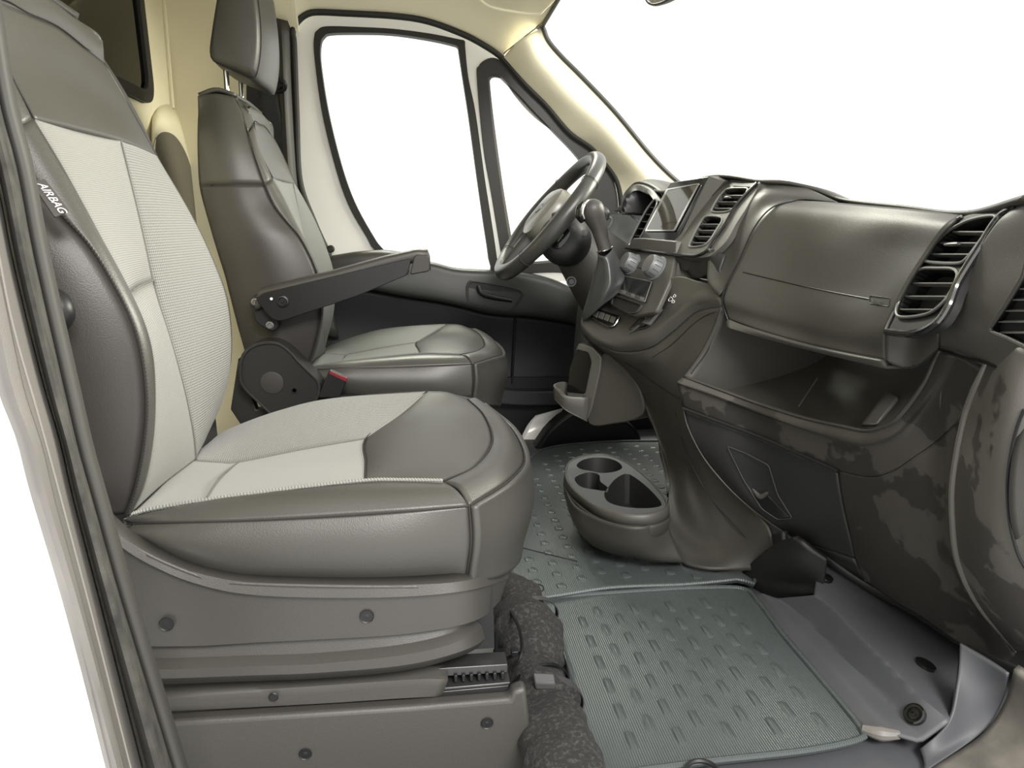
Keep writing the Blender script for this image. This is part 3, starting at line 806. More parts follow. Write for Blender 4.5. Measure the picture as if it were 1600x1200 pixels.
for a_, b_, r_ in (((120, 22), (212, 20), .006), ((118, -20), (112, 40), .010), ((186, -20), (192, 120), .004)):
    MB().tube([pB_(*a_, -.015), pB_(*b_, -.015)], r_, n=4, k=8).build('window_bar', SILVER, w1)
MB().box((XB - .12, (wy0 + wy1) / 2, (wz0 + wz1) / 2), .02, .8, .6).build('cargo_shade', mat('cargo_grey', (.30, .28, .25), .6), w1)
# arched recess in the bulkhead
arc = [pB_(x, y, .002) for x, y in ((240, 400), (236, 300), (236, 200), (244, 172), (262, 163), (282, 172), (298, 196), (308, 240), (314, 320), (318, 400))]
arc2 = [pB_(x, y, .032) - np.array([.03, 0, 0]) for x, y in ((241, 400), (239, 300), (240, 232), (246, 212), (259, 206), (275, 214), (290, 238), (302, 275), (310, 330), (314, 400))]
m = MB().grid(np.array([cr(arc, 40), cr([p + np.array([.03, 0, 0]) for p in arc2], 40)]))
struct(m.build('trim_2', CREAM_B, solid=.004), 'cream arched swelling on the bulkhead')
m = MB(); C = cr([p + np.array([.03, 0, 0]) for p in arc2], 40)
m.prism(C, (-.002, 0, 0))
struct(m.build('trim_3', mat('recess_shade_brown', (.11, .10, .075), .5)), 'brown panel inside the arched recess, its shade put into the colour')  # flat panel; the shadow under the arch is put into its brown
# side wall and lower wall driver side
m = MB(); wallbox(m, XB, -.40, .89, .93, 0, 1.72); wallbox(m, -.45, .95, .94, .96, 0, .3)
struct(m.build('wall_left', CREAM_B, merge=False, fix=False), 'cream side wall behind the driver door')
# ---- roof
seal = [(459, 70), (457, 52), (464, 35), (478, 23), (496, 19), (545, 21), (615, 25), (667, 33), (720, 52), (755, 70), (785, 91)]
E = U(846, 44, Y=.80)
E2 = np.array([E[0], -.95, E[2]])
def roofrow(Y, dz, X1, bend):
    out_ = []
    base = [U(x, y - 3, Y=.86) for x, y in seal[1:]]
    for k, p in enumerate(base):
        t = k / (len(base) - 1)
        out_.append(np.array([p[0] * (1 - t * 0) + (X1 - base[-1][0]) * t ** 2, Y, p[2] + dz]))
    return [np.array([XB, Y, out_[0][2] + .01]), np.array([-.58, Y, out_[0][2] + .005])] + out_
base = [U(x, y - 3, Y=.86) for x, y in seal[1:]]
r0 = [np.array([XB, .885, base[1][2] + .14]), np.array([-.58, .885, base[1][2] + .11])] + [b for b in base]
r1 = []
XE = E[0]
def topz(x): return np.interp(x, [-.75, -.2, .1, XE], [1.50, 1.52, 1.48, E[2]])
for Y, k in ((.80, .45), (.70, .8), (.45, .97), (0., 1.0), (-.95, 1.0)):
    row = []
    for q, p in enumerate(r0):
        t = q / (len(r0) - 1)
        x = p[0] + (XE - r0[-1][0]) * (t ** 3) * 1.0
        z = p[2] * (1 - k) + topz(x) * k
        if q == len(r0) - 1: z = p[2] * (1 - 1) + E[2]; x = XE
        row.append(np.array([x, Y, z]))
    r1.append(row)
m = MB().loft([r0] + r1, nu=40, nv=60, even=False)
ceil = struct(m.build('ceiling', CREAM, solid=.012, soff=-1), 'cream headliner')
# visor recess line
m = MB().tube([U(748, -2, Y=.55), U(770, 12, Y=.55), U(835, 22, Y=.55), U(852, 12, Y=.53), U(868, -4, Y=.50)], .004, n=30, k=8)
v = m.build('sun_visor', CREAM); tag(v, 'edge of the cream sun visor folded up above the driver window', 'sun visor')
# ---- A pillar trim
apx = [(785, 91), (820, 130), (855, 165), (890, 206), (925, 231), (946, 255), (963, 280), (970, 308), (972, 345)]
wpx = [(846, 44), (855, 66), (876, 91), (907, 122), (960, 178), (1012, 241), (1046, 276), (1075, 300), (1100, 330)]
ra = [U(x, y, Y=.86) for x, y in apx]
rw = [U(x, y, Y=.78) for x, y in wpx]
rm = [(p * .5 + q * .5) + np.array([-.012, -.045, .0]) for p, q in zip(ra, rw)]
ap = structroot('trim_4', tuple((rm[4] + 0)), 'cream trim of the windshield pillar')
MB().loft([ra, rm, rw], nu=24, nv=60).build('pillar_cover', CREAM, ap, solid=.01)
m = MB().tube([p + np.array([0, -.036, .006]) for p in [ra[0], (ra[0] + rw[0]) / 2 + np.array([0, -.01, 0]), rw[0]]], .002, n=20, k=6)
m.build('trim_joint', mat('cream_joint_line', (.25, .23, .18), .7), ap)  # darker cream line along the joint of headliner and pillar trim
# ---- windshield
ws = structroot('window_2', (.9, 0, .7), 'windshield')
rws = [p + np.array([.004, 0, .004]) for p in rw[:8]]
m = MB().tube([E + np.array([-.01, .0, .0])] + rws, .0085, n=60, k=8, flat=.7); m.build('windshield_seal', RUBBER, ws)
top = rws[0]; botp = rws[6]
def mir(p, y): return np.array([p[0], y, p[2]])
rows = [[p, mir(p + np.array([.10, 0, 0]), 0.0), mir(p, -.80)] for p in rws]
MB().loft(rows, nu=20, nv=30, curve_cols=False).build('pane', GLASS, ws)
m = MB().tube([E, mir(E, 0), mir(E, -.80)], .006, n=20, k=8); m.build('header_seal', RUBBER, ws)
# ---- driver door
d1 = structroot('door_1', (.1, YD, .2), 'driver door with white painted window frame')
so = [(478, 330), (468, 280), (463, 175), (459, 70)] + seal[1:] + apx[1:]
sealc = [U(x, y, Y=.862) for x, y in so]
so2 = [(515, 400), (490, 345)] + so[1:]
sealc = [U(x, y, Y=.862) for x, y in so2]
MB().tube(sealc, .0095, n=160, k=10).build('door_seal', RUBBER, d1)
# painted frame: full plate with two openings, made of strips
wo = [(491, 56), (496, 47), (510, 41), (560, 42), (615, 45), (670, 52), (716, 61), (726, 64), (727, 75), (732, 122), (743, 175), (757, 275), (768, 345), (776, 400), (776, 425), (700, 425), (640, 422), (610, 410), (583, 388), (573, 371), (545, 322), (524, 262), (503, 175), (491, 87)]
wi = [(501, 68), (506, 57), (517, 52), (565, 51), (615, 53), (670, 61), (706, 69), (715, 73), (717, 82), (723, 122), (732, 180), (745, 275), (755, 345), (763, 400), (762, 425), (700, 425), (645, 420), (622, 410), (597, 388), (583, 369), (555, 318), (534, 260), (513, 175), (501, 98)]
qo = [(745, 120), (748, 103), (757, 94), (770, 90), (783, 95), (812, 116), (837, 140), (890, 206), (925, 236), (950, 262), (962, 292), (966, 335), (960, 420), (860, 425), (790, 425), (783, 395), (769, 310), (755, 228)]
qi = [(763, 130), (764, 120), (769, 117), (777, 118), (785, 122), (812, 150), (838, 178), (872, 212), (900, 242), (915, 265), (920, 292), (920, 335), (915, 400), (860, 410), (806, 410), (798, 385), (784, 300), (770, 200)]
def pl(L, Y): return [U(x, y, Y=Y) for x, y in L]
m = MB()
# outer boundary resampled against the window outlines
def ringmesh(m, A, B, Y, th):
    A = lin(pl(A, Y), 160, closed=True); B = lin(pl(B, Y), 160, closed=True)
    m.ring(A, B, (0, th, 0))
# one plate with two holes through bmesh triangle fill
def plate(name, outl, holes, Y, th, material, parent, bevel=0):
    bm = bmesh.new(); edges = []
    for L in [outl] + holes:
        vs = [bm.verts.new(tuple(p)) for p in L]
        edges += [bm.edges.new((vs[i], vs[(i + 1) % len(vs)])) for i in range(len(vs))]
    bmesh.ops.triangle_fill(bm, use_beauty=True, edges=edges, normal=(0, -1, 0))
    bmesh.ops.solidify(bm, geom=list(bm.faces), thickness=th)
    me = MB(); bm.verts.index_update()
    me.v = [tuple(v.co) for v in bm.verts]; me.f = [[v.index for v in f.verts] for f in bm.faces]
    me.uv = [[(0, 0)] * len(f) for f in me.f]; me.fix = True
    bm.free()
    return me.build(name, material, parent, bevel=bevel)
sealY = [U(x, y, Y=YD) for x, y in so2]
outl = [p for p in cr(sealY, 90)] + [U(975, 440, Y=YD), U(530, 440, Y=YD)]
plate('door_frame', outl, [cr(pl(wo, YD), 90, closed=True), cr(pl(qo, YD), 90, closed=True)], YD, .03, WHITE, d1)
def frame(name, o_, i_, Y, th, material, parent, bevel=.002):
    A = cr(pl(o_, Y), 110, closed=True, even=False); B = cr(pl(i_, Y), 110, closed=True, even=False)
    return MB().ring(A, B, (0, th, 0)).build(name, material, parent, bevel=bevel)
frame('window_seal', wo, wi, YD - .006, .03, RUBBER, d1)
frame('quarter_seal', qo, qi, YD - .006, .03, mat('quarter_rubber', (.018, .017, .014), .5), d1)
qb = [(x + (3 if x < 800 else -4), y + (4 if y < 200 else -3)) for x, y in qi]
frame('quarter_bead', qi, qb, YD + .006, .006, mat('bead_grey', (.13, .12, .10), .4), d1, bevel=0)
MB().prism(cr(pl(wi, YD + .016), 60, closed=True), (0, .004, 0)).build('window_pane', GLASS, d1)
MB().prism(cr(pl(qi, YD + .016), 60, closed=True), (0, .004, 0)).build('quarter_pane', GLASS, d1)
# door trim: upper band
yb_ = .855
b0 = [(480, 408), (520, 404), (590, 405), (625, 403), (674, 409), (711, 418), (760, 421), (809, 424), (858, 434), (900, 452), (935, 470)]
b1 = [(480, 425), (520, 425), (590, 425), (625, 420), (674, 425), (711, 434), (760, 438), (809, 441), (858, 452), (900, 470), (935, 488)]
b2 = [(480, 450), (520, 447), (575, 452), (620, 460), (690, 471), (730, 480), (760, 488), (800, 492), (830, 494), (886, 503), (935, 515)]
R0 = [U(x, y, Y=.875) for x, y in b0]; R0b = [U(x, y + 3, Y=.84) for x, y in b0]; R1 = [U(x, y, Y=.83) for x, y in b1]; R2 = [U(x, y - 2, Y=.825) for x, y in b2]; R3 = [p + np.array([0, .045, -.012]) for p in R2]
MB().loft([R0, R0b, R1, R2, R3], nu=30, nv=60).build('upper_trim', mat('door_trim_upper', (.02, .021, .019), .40, bump=(800, .25)), d1, solid=.006)
b3 = [(480, 560), (520, 562), (575, 570), (620, 575), (690, 585), (730, 592), (760, 600), (800, 604), (830, 605), (886, 605), (935, 610)]
R4 = [U(x, y, Y=.875) for x, y in b3]
R5 = [p + np.array([0, -.05, -.005]) for p in R4]; R6 = [p + np.array([0, -.055, -.055]) for p in R4]
MB().loft([R3, [(p + q) / 2 + np.array([0, .012, 0]) for p, q in zip(R3, R4)], R4], nu=16, nv=60).build('middle_trim', DOORP, d1, solid=.006)
MB().loft([R4, R5, R6], nu=14, nv=60, curve_cols=False).build('lower_pocket', DOORP, d1, solid=.006)
m = MB().tube([U(805, 497, Y=.862), U(803, 540, Y=.864), U(800, 600, Y=.862)], .004, n=20, k=8)
m.build('trim_seam', PLAST_B, d1)
# handle recess
ho = [(728, 450), (731, 441), (738, 439), (790, 447), (815, 454), (818, 462), (806, 480), (795, 487), (770, 483), (735, 474), (729, 468)]
hc = cr(pl(ho, .822), 50, closed=True); ctr = hc.mean(0)
hi = [ctr + (p - ctr) * .9 for p in hc]
MB().ring(hc, hi, (0, .02, 0)).build('handle_surround', PLAST_B, d1, bevel=.001)
MB().prism([p + np.array([0, .004, 0]) for p in hi], (0, .003, 0)).build('handle_recess', PLAST_D, d1)
m = MB().tube([U(747, 447, Y=.812), U(752, 458, Y=.806), U(768, 464, Y=.804), U(800, 470, Y=.806)], [.009, .012, .011, .008], n=20, k=10, flat=.7)
m.build('door_handle', DOORP, d1)
# door armrest ledge behind the seat
m = MB().loft([[U(516, 400, Y=.875), U(560, 393, Y=.87), U(600, 390, Y=.87), U(632, 394, Y=.87)], [U(514, 402, Y=.81), U(560, 396, Y=.80), U(600, 395, Y=.80), U(636, 400, Y=.81)], [U(514, 425, Y=.80), U(560, 428, Y=.79), U(605, 428, Y=.79), U(640, 425, Y=.80)]], nu=12, nv=20)
m.build('door_armrest', PLAST, d1, solid=.01)
m = MB().lathe(U(517, 389, Y=.862), (0, -1, 0), [(0, .012), (.006, .012), (.01, .008), (.01, 0)], 16); m.build('door_buffer', RUBBER, d1)
m = MB().lathe(U(861, 441, Y=.85), (0, 0, 1), [(-.02, .008), (.0, .008), (.006, .009), (.01, .006), (.01, 0)], 12); m.build('lock_knob', PLAST_B, d1)
# ---- B pillar driver side
bp_ = structroot('trim_5', tuple(U(440, 200, Y=.84)), 'dark plastic cover of the belt pillar')
col = [[(x0, y0, .86), ((x0 + x1) / 2, y0 + 4, .835), (x1, y0 + 8, .86)] for x0, x1, y0 in ((422, 455, 26), (424, 456, 60), (428, 458, 130), (432, 463, 220), (436, 470, 300), (446, 482, 360), (470, 510, 440), (490, 530, 520))]
MB().loft([[U(*p) for p in r] for r in col], nu=30, nv=10).build('pillar_cover', mat('pillar_dark', (.035, .033, .028), .5), bp_, solid=.01)
MB().prism([U(x, y, Y=.872) for x, y in ((385, 100), (432, 100), (440, 420), (385, 420))], (0, .01, 0)).build('belt_slot', PLAST_B, bp_)
sb = thing('seat_belt', 'dark grey seat belt webbing hanging from its anchor behind the driver headrest', 'seat belt', tuple(U(445, 400, Y=.85)))
m = MB().loft([[U(404, 140, Y=.845), U(433, 138, Y=.845)], [U(408, 175, Y=.845), U(437, 172, Y=.84)], [U(421, 235, Y=.845), U(449, 232, Y=.84)], [U(435, 300, Y=.845), U(458, 296, Y=.84)], [U(460, 420, Y=.845), U(484, 416, Y=.84)]], nu=30, nv=6)
m.build('webbing', BELT, sb, solid=.0025)
m = MB().tube([U(424, 128, Y=.835), U(436, 124, Y=.82), U(445, 130, Y=.82), U(444, 140, Y=.83), U(430, 143, Y=.835)], .006, n=20, k=10)
m.build('anchor_loop', PLAST_B, sb)
m = MB().lathe(U(440, 132, Y=.84), (0, -1, 0), [(0, .014), (.008, .014), (.012, .009), (.012, 0)], 16); m.build('anchor_bolt', PLAST_B, sb)
# ---- driver footwell side
fw = structroot('trim_6', tuple(U(850, 700, Y=.84)), 'driver footwell side lining')
MB().prism([U(x, y, Y=.86) for x, y in ((700, 590), (1090, 590), (1100, 800), (680, 800))], (0, .02, 0)).build('side_lining', PLAST_B, fw)
m = MB().loft([[U(837, 649, Y=.84), U(822, 668, Y=.83), U(805, 708, Y=.80), U(800, 740, Y=.78)], [U(882, 637, Y=.84), U(862, 662, Y=.83), U(838, 692, Y=.80), U(815, 735, Y=.78)]], nu=6, nv=20)
m.build('painted_sill', WHITE, fw, solid=.008)
arch = [U(x, y, Y=.70) for x, y in ((818, 722), (838, 700), (858, 672), (885, 650), (915, 638), (960, 650), (1000, 680), (1010, 760), (1000, 800), (960, 770), (870, 718))]
MB().prism(cr(arch, 40, closed=True), (0, .08, 0)).build('wheel_arch_lining', PLAST_B, fw, bevel=.01)
# ---- firewall
m = MB(); wallbox(m, .93, .96, -.93, .93, 0, .68)
struct(m.build('wall_front', PLAST_B, merge=False, fix=False), 'dark bulkhead under the dashboard')
# ---- near door pillar on the left edge of the photo
np_ = structroot('trim_7', tuple(U(100, 900, Y=-.95)), 'grey plastic pillar with rubber door seal at the left edge')
c0 = [(-150, -250), (-70, 120), (-26, 400), (10, 596), (45, 697), (66, 780), (110, 930), (145, 1060), (180, 1200), (200, 1280)]
c1 = [(-110, -250), (-40, 120), (0, 300), (24, 420), (66, 590), (95, 690), (117, 785), (160, 950), (224, 1200), (244, 1280)]
c1b = [(-125, -250), (-52, 120), (-8, 330), (12, 430), (50, 590), (78, 690), (100, 785), (142, 950), (204, 1200), (224, 1280)]
c2 = [(-60, -250), (-8, 120), (26, 260), (53, 400), (101, 610), (122, 700), (146, 785), (190, 940), (270, 1200), (292, 1280)]
rows = [[U(x, y, Y=-1.02) + np.array([-.05, .06, 0]) for x, y in c0], [U(x, y, Y=-1.02) for x, y in c0], [U(x, y, Y=-.985) for x, y in c1b], [U(x, y, Y=-.95) for x, y in c1]]
MB().loft(rows, nu=20, nv=60).build('pillar_cover', PILLAR, np_, solid=.008)
mid = [((p[0] + q[0]) / 2, (p[1] + q[1]) / 2) for p, q in zip(c1, c2)]
rows = [[U(x - 1, y, Y=-.935) for x, y in c1], [U(x, y, Y=-.968) for x, y in [((p[0] * .7 + q[0] * .3), (p[1] * .7 + q[1] * .3)) for p, q in zip(c1, c2)]], [U(x, y, Y=-.965) for x, y in [((p[0] * .3 + q[0] * .7), (p[1] * .3 + q[1] * .7)) for p, q in zip(c1, c2)]], [U(x, y, Y=-.93) for x, y in c2]]
MB().loft(rows, nu=20, nv=60).build('door_seal', SEAL, np_, solid=.004)
lm = [(p[0] * .45 + q[0] * .55, p[1] * .45 + q[1] * .55) for p, q in zip(c0, c1)]
m = MB().tube([U(x, y, Y=-1.005) for x, y in lm], .0008, n=60, k=6)
m.build('pillar_scratch', mat('scuffed_edge', (.18, .168, .15), .6), np_)
lining = [[U(x, y, Y=-.93) for x, y in c2], [U(x + 8, y, Y=-.90) for x, y in c2], [U(x + 4, y, Y=-.86) + np.array([-.05, 0, 0]) for x, y in c2]]
MB().loft(lining, nu=10, nv=60).build('inner_lining', mat('pillar_lining', (.04, .038, .034), .6), np_, solid=.006)
# ================================================================ DASHBOARD
dash = thing('dashboard', 'dark grey plastic dashboard with air vents, touchscreen and glovebox under the windshield', 'dashboard', (.62, -.1, 0))
def plateN(name, outl, holes, nrm, th, material, parent, bevel=0):
    bm = bmesh.new(); edges = []
    for L in [outl] + list(holes):
        vs = [bm.verts.new(tuple(p)) for p in L]
        edges += [bm.edges.new((vs[i], vs[(i + 1) % len(vs)])) for i in range(len(vs))]
    bmesh.ops.triangle_fill(bm, use_beauty=True, edges=edges, normal=tuple(nrm))
    me = MB(); bm.verts.index_update()
    V = [np.array(v.co) for v in bm.verts]; n0 = len(V)
    me.v = [tuple(v) for v in V] + [tuple(v - np.array(nrm) * th) for v in V]
    F_ = [[v.index for v in f.verts] for f in bm.faces]
    me.f = F_ + [[i + n0 for i in reversed(f)] for f in F_]
    me.f += [[e.verts[0].index, e.verts[1].index, e.verts[1].index + n0, e.verts[0].index + n0] for e in bm.edges if len(e.link_faces) == 1]
    me.uv = [[(0, 0)] * len(f) for f in me.f]; me.fix = True; bm.free()
    return me.build(name, material, parent, bevel=bevel)
def u(L): return [U(*p) for p in L]
def dl(name, rows, material, nu=30, nv=40, solid=.006, label=None, parent=dash, **k):
    return MB().loft([u(r) if len(r[0]) == 3 and max(abs(c) for c in r[0]) > 10 else r for r in rows], nu=nu, nv=nv, **k).build(name, material, parent, solid=solid, label=label)

# ---- airbag panel
ap_rows = [
 [(1246, 313, -.24), (1300, 316, -.32), (1360, 321, -.41), (1430, 327, -.52), (1502, 336, -.62)],
 [(1208, 324, -.235), (1275, 335, -.32), (1340, 343, -.41), (1410, 350, -.52), (1478, 353, -.62)],
 [(1180, 355, -.23), (1250, 370, -.31), (1315, 382, -.40), (1385, 392, -.50), (1449, 392, -.60)],
 [(1155, 408, -.225), (1225, 423, -.30), (1290, 437, -.39), (1358, 448, -.49), (1418, 440, -.585)],
 [(1137, 443, -.22), (1208, 462, -.30), (1270, 476, -.385), (1335, 490, -.485), (1394, 490, -.575)],
 [(1129, 467, -.22), (1200, 488, -.30), (1260, 503, -.38), (1320, 517, -.475), (1382, 520, -.57)],
 [(1133, 485, -.22), (1200, 506, -.30), (1260, 522, -.38), (1318, 537, -.475), (1382, 552, -.57)],
 [(1138, 500, -.225), (1200, 520, -.305), (1260, 537, -.385), (1318, 550, -.48), (1384, 562, -.575)]]
dl('airbag_cover', ap_rows, PLAST, nu=60, nv=60, label='smooth grey cover with a fine seam and a small AIRBAG mark')
seam = [U(1161, 425, Y=-.238), U(1230, 439, Y=-.305), U(1295, 453, Y=-.395), U(1358, 467, Y=-.485)]
APl = Plane(U(1161, 425, Y=-.228), U(1358, 467, Y=-.488), U(1250, 370, Y=-.31))
def on_grid(G, px, py, off=.0015):
    """nearest surface point of a lofted grid seen at a pixel"""
    d = ray(px, py); d = d / np.linalg.norm(d)
    V = G.reshape(-1, 3) - CAM
    t = V @ d; dist = np.linalg.norm(V - t[:, None] * d, axis=1)
    w = np.argsort(dist)[:6]; ww = 1 / (dist[w] + 1e-5); tt = (t[w] * ww).sum() / ww.sum()
    return CAM + d * (tt - off)
APG = MB().loft([u(r) for r in ap_rows], nu=120, nv=120).G
sm = [on_grid(APG, 1161 + 197 * t, 425 + 42 * t + 2 * math.sin(t * 3.1), .0006) for t in np.linspace(0, 1, 12)]
MB().tube(sm, .0010, n=60, k=6).build('airbag_seam', PLAST_B, dash)
A0 = on_grid(APG, 1363, 472); A1 = on_grid(APG, 1388, 478); A2 = on_grid(APG, 1363, 462)
LP = Plane(A0, A1, A2)
P = rounded([on_grid(APG, x, y, .0008) for x, y in ((1359, 462), (1391, 466), (1389, 479), (1359, 474))], .002)
MB().tube(P, .0007, n=60, k=6, closed=True, smooth=False).build('airbag_mark_border', PLAST_D, dash)
text_mesh('airbag_mark', 'AIRBAG', PLAST_L, dash, LP.n, on_grid(APG, 1362, 473.5), A1 - A0, .0075, off=.001, shear=.2)
# left rim line of the cover
rim = [U(p[0][0] - 1, p[0][1], Y=p[0][2] - .002) for p in ap_rows]
MB().tube(rim, .0016, n=60, k=6).build('cover_gap', PLAST_B, dash)
# underside lip
lipA = [(1138, 500, -.225), (1200, 520, -.305), (1260, 537, -.385), (1318, 550, -.48), (1384, 562, -.575)]
lipB = [(1134, 508, -.23), (1200, 527, -.305), (1260, 543, -.385), (1318, 557, -.48), (1381, 571, -.575)]
lipC = [p + np.array([.16, 0, -.0]) for p in u(lipB)]
dl('cover_lip', [u(lipA), u(lipB), lipC], PLAST_L, nu=12, nv=40, curve_cols=False)

# ---- shroud between centre vents and airbag cover
l0 = [(1185, 284, -.155), (1178, 300, -.157), (1166, 325, -.16), (1152, 350, -.16), (1138, 376, -.158), (1122, 396, -.155), (1106, 408, -.15)]
l2 = [(1310, 316, -.30), (1246, 312, -.24), (1208, 324, -.235), (1180, 355, -.23), (1155, 408, -.225), (1137, 443, -.22), (1122, 462, -.215)]
l1 = [(1240, 286, -.20), (1216, 294, -.197), (1192, 308, -.197), (1168, 350, -.195), (1143, 400, -.19), (1124, 428, -.185), (1106, 440, -.18)]
hi_ = [(1188, 283, -.16), (1225, 286, -.20), (1268, 296, -.235), (1312, 313, -.29)]
rows = [u(l0), u(l1), u(l2)]
MB().loft(rows, nu=30, nv=40).build('dash_shroud', PLAST, dash, solid=.006)
top_back = [[p for p in u(hi_)], [p + np.array([.15, 0, -.006]) for p in u(hi_)], [p + np.array([.32, 0, -.05]) for p in u(hi_)]]
MB().loft(top_back, nu=10, nv=20, face_cam=False) if False else None
# top deck of the dash towards the windshield
deck0 = u([(960, 330, .75), (1005, 300, .52), (1040, 300, .30), (1110, 277, .02), (1183, 285, -.15), (1225, 287, -.20), (1268, 297, -.235), (1312, 314, -.29), (1400, 325, -.47), (1502, 336, -.62), (1600, 312, -.80)])
deckm = [np.array([p[0] + .05, p[1], p[2] - .012]) for p in deck0]; deck1 = [np.array([p[0] + .13, p[1], p[2] - .05]) for p in deck0]; deck2 = [np.array([1.08, p[1], min(p[2], .74) - .05]) for p in deck0]
MB().loft([deck0, deckm, deck1, deck2], nu=12, nv=90).build('dash_top', PLAST, dash, solid=.006)
# underside of the vent pod
pod = [(1056, 399, -.03), (1080, 402, -.075), (1100, 402, -.115), (1108, 400, -.15)]
pod = [(1054, 400, -.03), (1062, 415, -.045), (1075, 428, -.075), (1093, 433, -.11), (1110, 434, -.15), (1124, 428, -.185)]
podt = [(1054, 394, -.03), (1070, 400, -.06), (1088, 401, -.085), (1100, 397, -.115), (1112, 388, -.15), (1135, 400, -.175)]
P0 = u(podt); P1 = u(pod); P2 = [p + np.array([.12, 0, .0]) for p in P1]
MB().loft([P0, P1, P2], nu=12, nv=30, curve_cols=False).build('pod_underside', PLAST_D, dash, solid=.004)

# ---- vents
SLATM = mat('vent_slat_plastic', (.13, .13, .125), .4)
def vent(name, plane, outline, slats, knob=None, parent=dash, label=None, depth=.03, r=.0022, rows_vert=(), rim=SILVER):
    O = cr(plane.pts(outline), 60, closed=True)
    v = MB().tube(O, r, n=70, k=8, closed=True).build(name, rim, parent, label=label)
    cc = O.mean(0)
    MB().ring(O, [p - plane.n * depth for p in O], plane.n * -.0008).build('vent_duct', PLAST_B, v, ).location = (0, 0, 0)
    MB().prism([p - plane.n * depth for p in O], -plane.n * .002).build('vent_well', DARKHOLE, v)
    for a, b in slats:
        A = plane.at(*a, off=-.004); B = plane.at(*b, off=-.004)
        up_ = np.cross(B - A, plane.n); up_ /= np.linalg.norm(up_)
        h = .0010 if np.linalg.norm(B - A) > .05 else .0008
        m = MB().prism([A + up_ * h, B + up_ * h, B + up_ * h * .6 - plane.n * .012, A + up_ * h * .6 - plane.n * .012], -up_ * 2 * h)
        m.build('slat', SLATM, v, bevel=.0004, seg=1)
    for a, b in rows_vert:
        A = plane.at(*a, off=-.014); B = plane.at(*b, off=-.014)
        MB().tube([A, B], .0013, n=2, k=6, smooth=False).build('vane', PLAST_D, v)
    if knob:
        c = plane.at(*knob[:2], off=.001)
        x = plane.at(knob[0] + 10, knob[1] - 1) - plane.at(*knob[:2]); x /= np.linalg.norm(x)
        MB().tube([c - x * knob[2], c - x * knob[2] * .4, c + x * knob[2] * .5, c + x * knob[2]], [.003, .0045, .0045, .003], n=12, k=10, flat=.6).build('vent_tab', SILVER, v)
    return v
def subfix():
    """sub-parts of a part: positions are relative to the same thing origin"""
RV = Plane(U(1558, 336, Y=-.74), U(1400, 494, Y=-.615), U(1441, 406, Y=-.64))
RV = Plane(U(1502, 336, Y=-.63), U(1385, 515, Y=-.585), U(1589, 322, Y=-.76))
up_out = [(1556, 338), (1520, 342), (1491, 355), (1474, 367), (1460, 382), (1445, 400), (1446, 408), (1470, 411), (1498, 411), (1508, 406), (1520, 392), (1540, 364)]
lo_out = [(1440, 420), (1465, 419), (1488, 420), (1496, 428), (1492, 442), (1482, 462), (1470, 476), (1452, 489), (1425, 495), (1403, 494), (1401, 480), (1412, 455), (1426, 432)]
# bezel panel of the right vent
bez = [(1502, 336), (1478, 353), (1450, 392), (1418, 440), (1396, 485), (1383, 512), (1386, 518), (1425, 521), (1460, 506), (1480, 480), (1496, 440), (1530, 385), (1560, 340), (1589, 322), (1545, 328)]
Bz = cr(RV.pts(bez, -.004), 90, closed=True)
plateN('vent_bezel', Bz, [cr(RV.pts(up_out, -.004), 50, closed=True), cr(RV.pts(lo_out, -.004), 50, closed=True)], RV.n, .012, PLAST_D, dash)
MB().tube(RV.pts([(1500, 337), (1478, 353), (1450, 392), (1418, 440), (1396, 485), (1383, 512), (1385, 518)], -.002), .0022, n=60, k=8).build('vent_trim', SILVER, dash)
MB().tube(RV.pts([(1385, 518), (1425, 521), (1460, 506), (1480, 480), (1496, 440), (1530, 385), (1560, 340), (1589, 322)], -.001), .0052, n=80, k=10).build('vent_chrome', mat('dark_chrome', (.12, .12, .12), .12, metal=.9), dash)
def slatset(outline, n, t0=.12, t1=.9, dy=0):
    """slat ends across an outline at even heights"""
    ys = [p[1] for p in outline]; y0, y1 = min(ys), max(ys); res = []
    m_ = len(outline)
    for k in range(n):
        y = y0 + (y1 - y0) * (t0 + (t1 - t0) * k / max(1, n - 1))
        xs = []
        for i in range(m_):
            a, b = outline[i], outline[(i + 1) % m_]
            if (a[1] - y) * (b[1] - y) <= 0 and a[1] != b[1]:
                xs.append(a[0] + (b[0] - a[0]) * (y - a[1]) / (b[1] - a[1]))
        if len(xs) >= 2: res.append(((min(xs), y + dy), (max(xs), y - dy)))
    return res
vent('air_vent', RV, up_out, slatset(up_out, 3, .3, .78), knob=(1489, 382, .018), label='upper opening of the large right vent')
vent('air_vent', RV, lo_out, slatset(lo_out, 3, .28, .82), label='lower opening of the large right vent')
# centre vent column
CV = Plane(U(1138, 284, Y=-.045), U(1183, 287, Y=-.15), U(1056, 398, Y=-.035))
cpl = [(1138, 283), (1160, 282), (1186, 285), (1182, 296), (1166, 325), (1150, 350), (1136, 375), (1118, 393), (1106, 401), (1080, 403), (1055, 400), (1054, 394), (1072, 360), (1092, 332), (1115, 305)]
cu_ = [(1138, 295), (1166, 294), (1167, 300), (1160, 310), (1148, 324), (1134, 331), (1113, 331), (1113, 325), (1120, 312), (1128, 302)]
cl_ = [(1102, 339), (1124, 339), (1128, 345), (1120, 358), (1109, 375), (1098, 384), (1080, 386), (1077, 383), (1082, 371), (1090, 355)]
ct_ = [(1144, 286), (1183, 287), (1178, 293), (1146, 291)]
Cz = cr(CV.pts(cpl, 0), 90, closed=True)
plateN('vent_bezel', Cz, [cr(CV.pts(cu_, 0), 50, closed=True), cr(CV.pts(cl_, 0), 50, closed=True)], CV.n, .012, PLAST_L, dash)
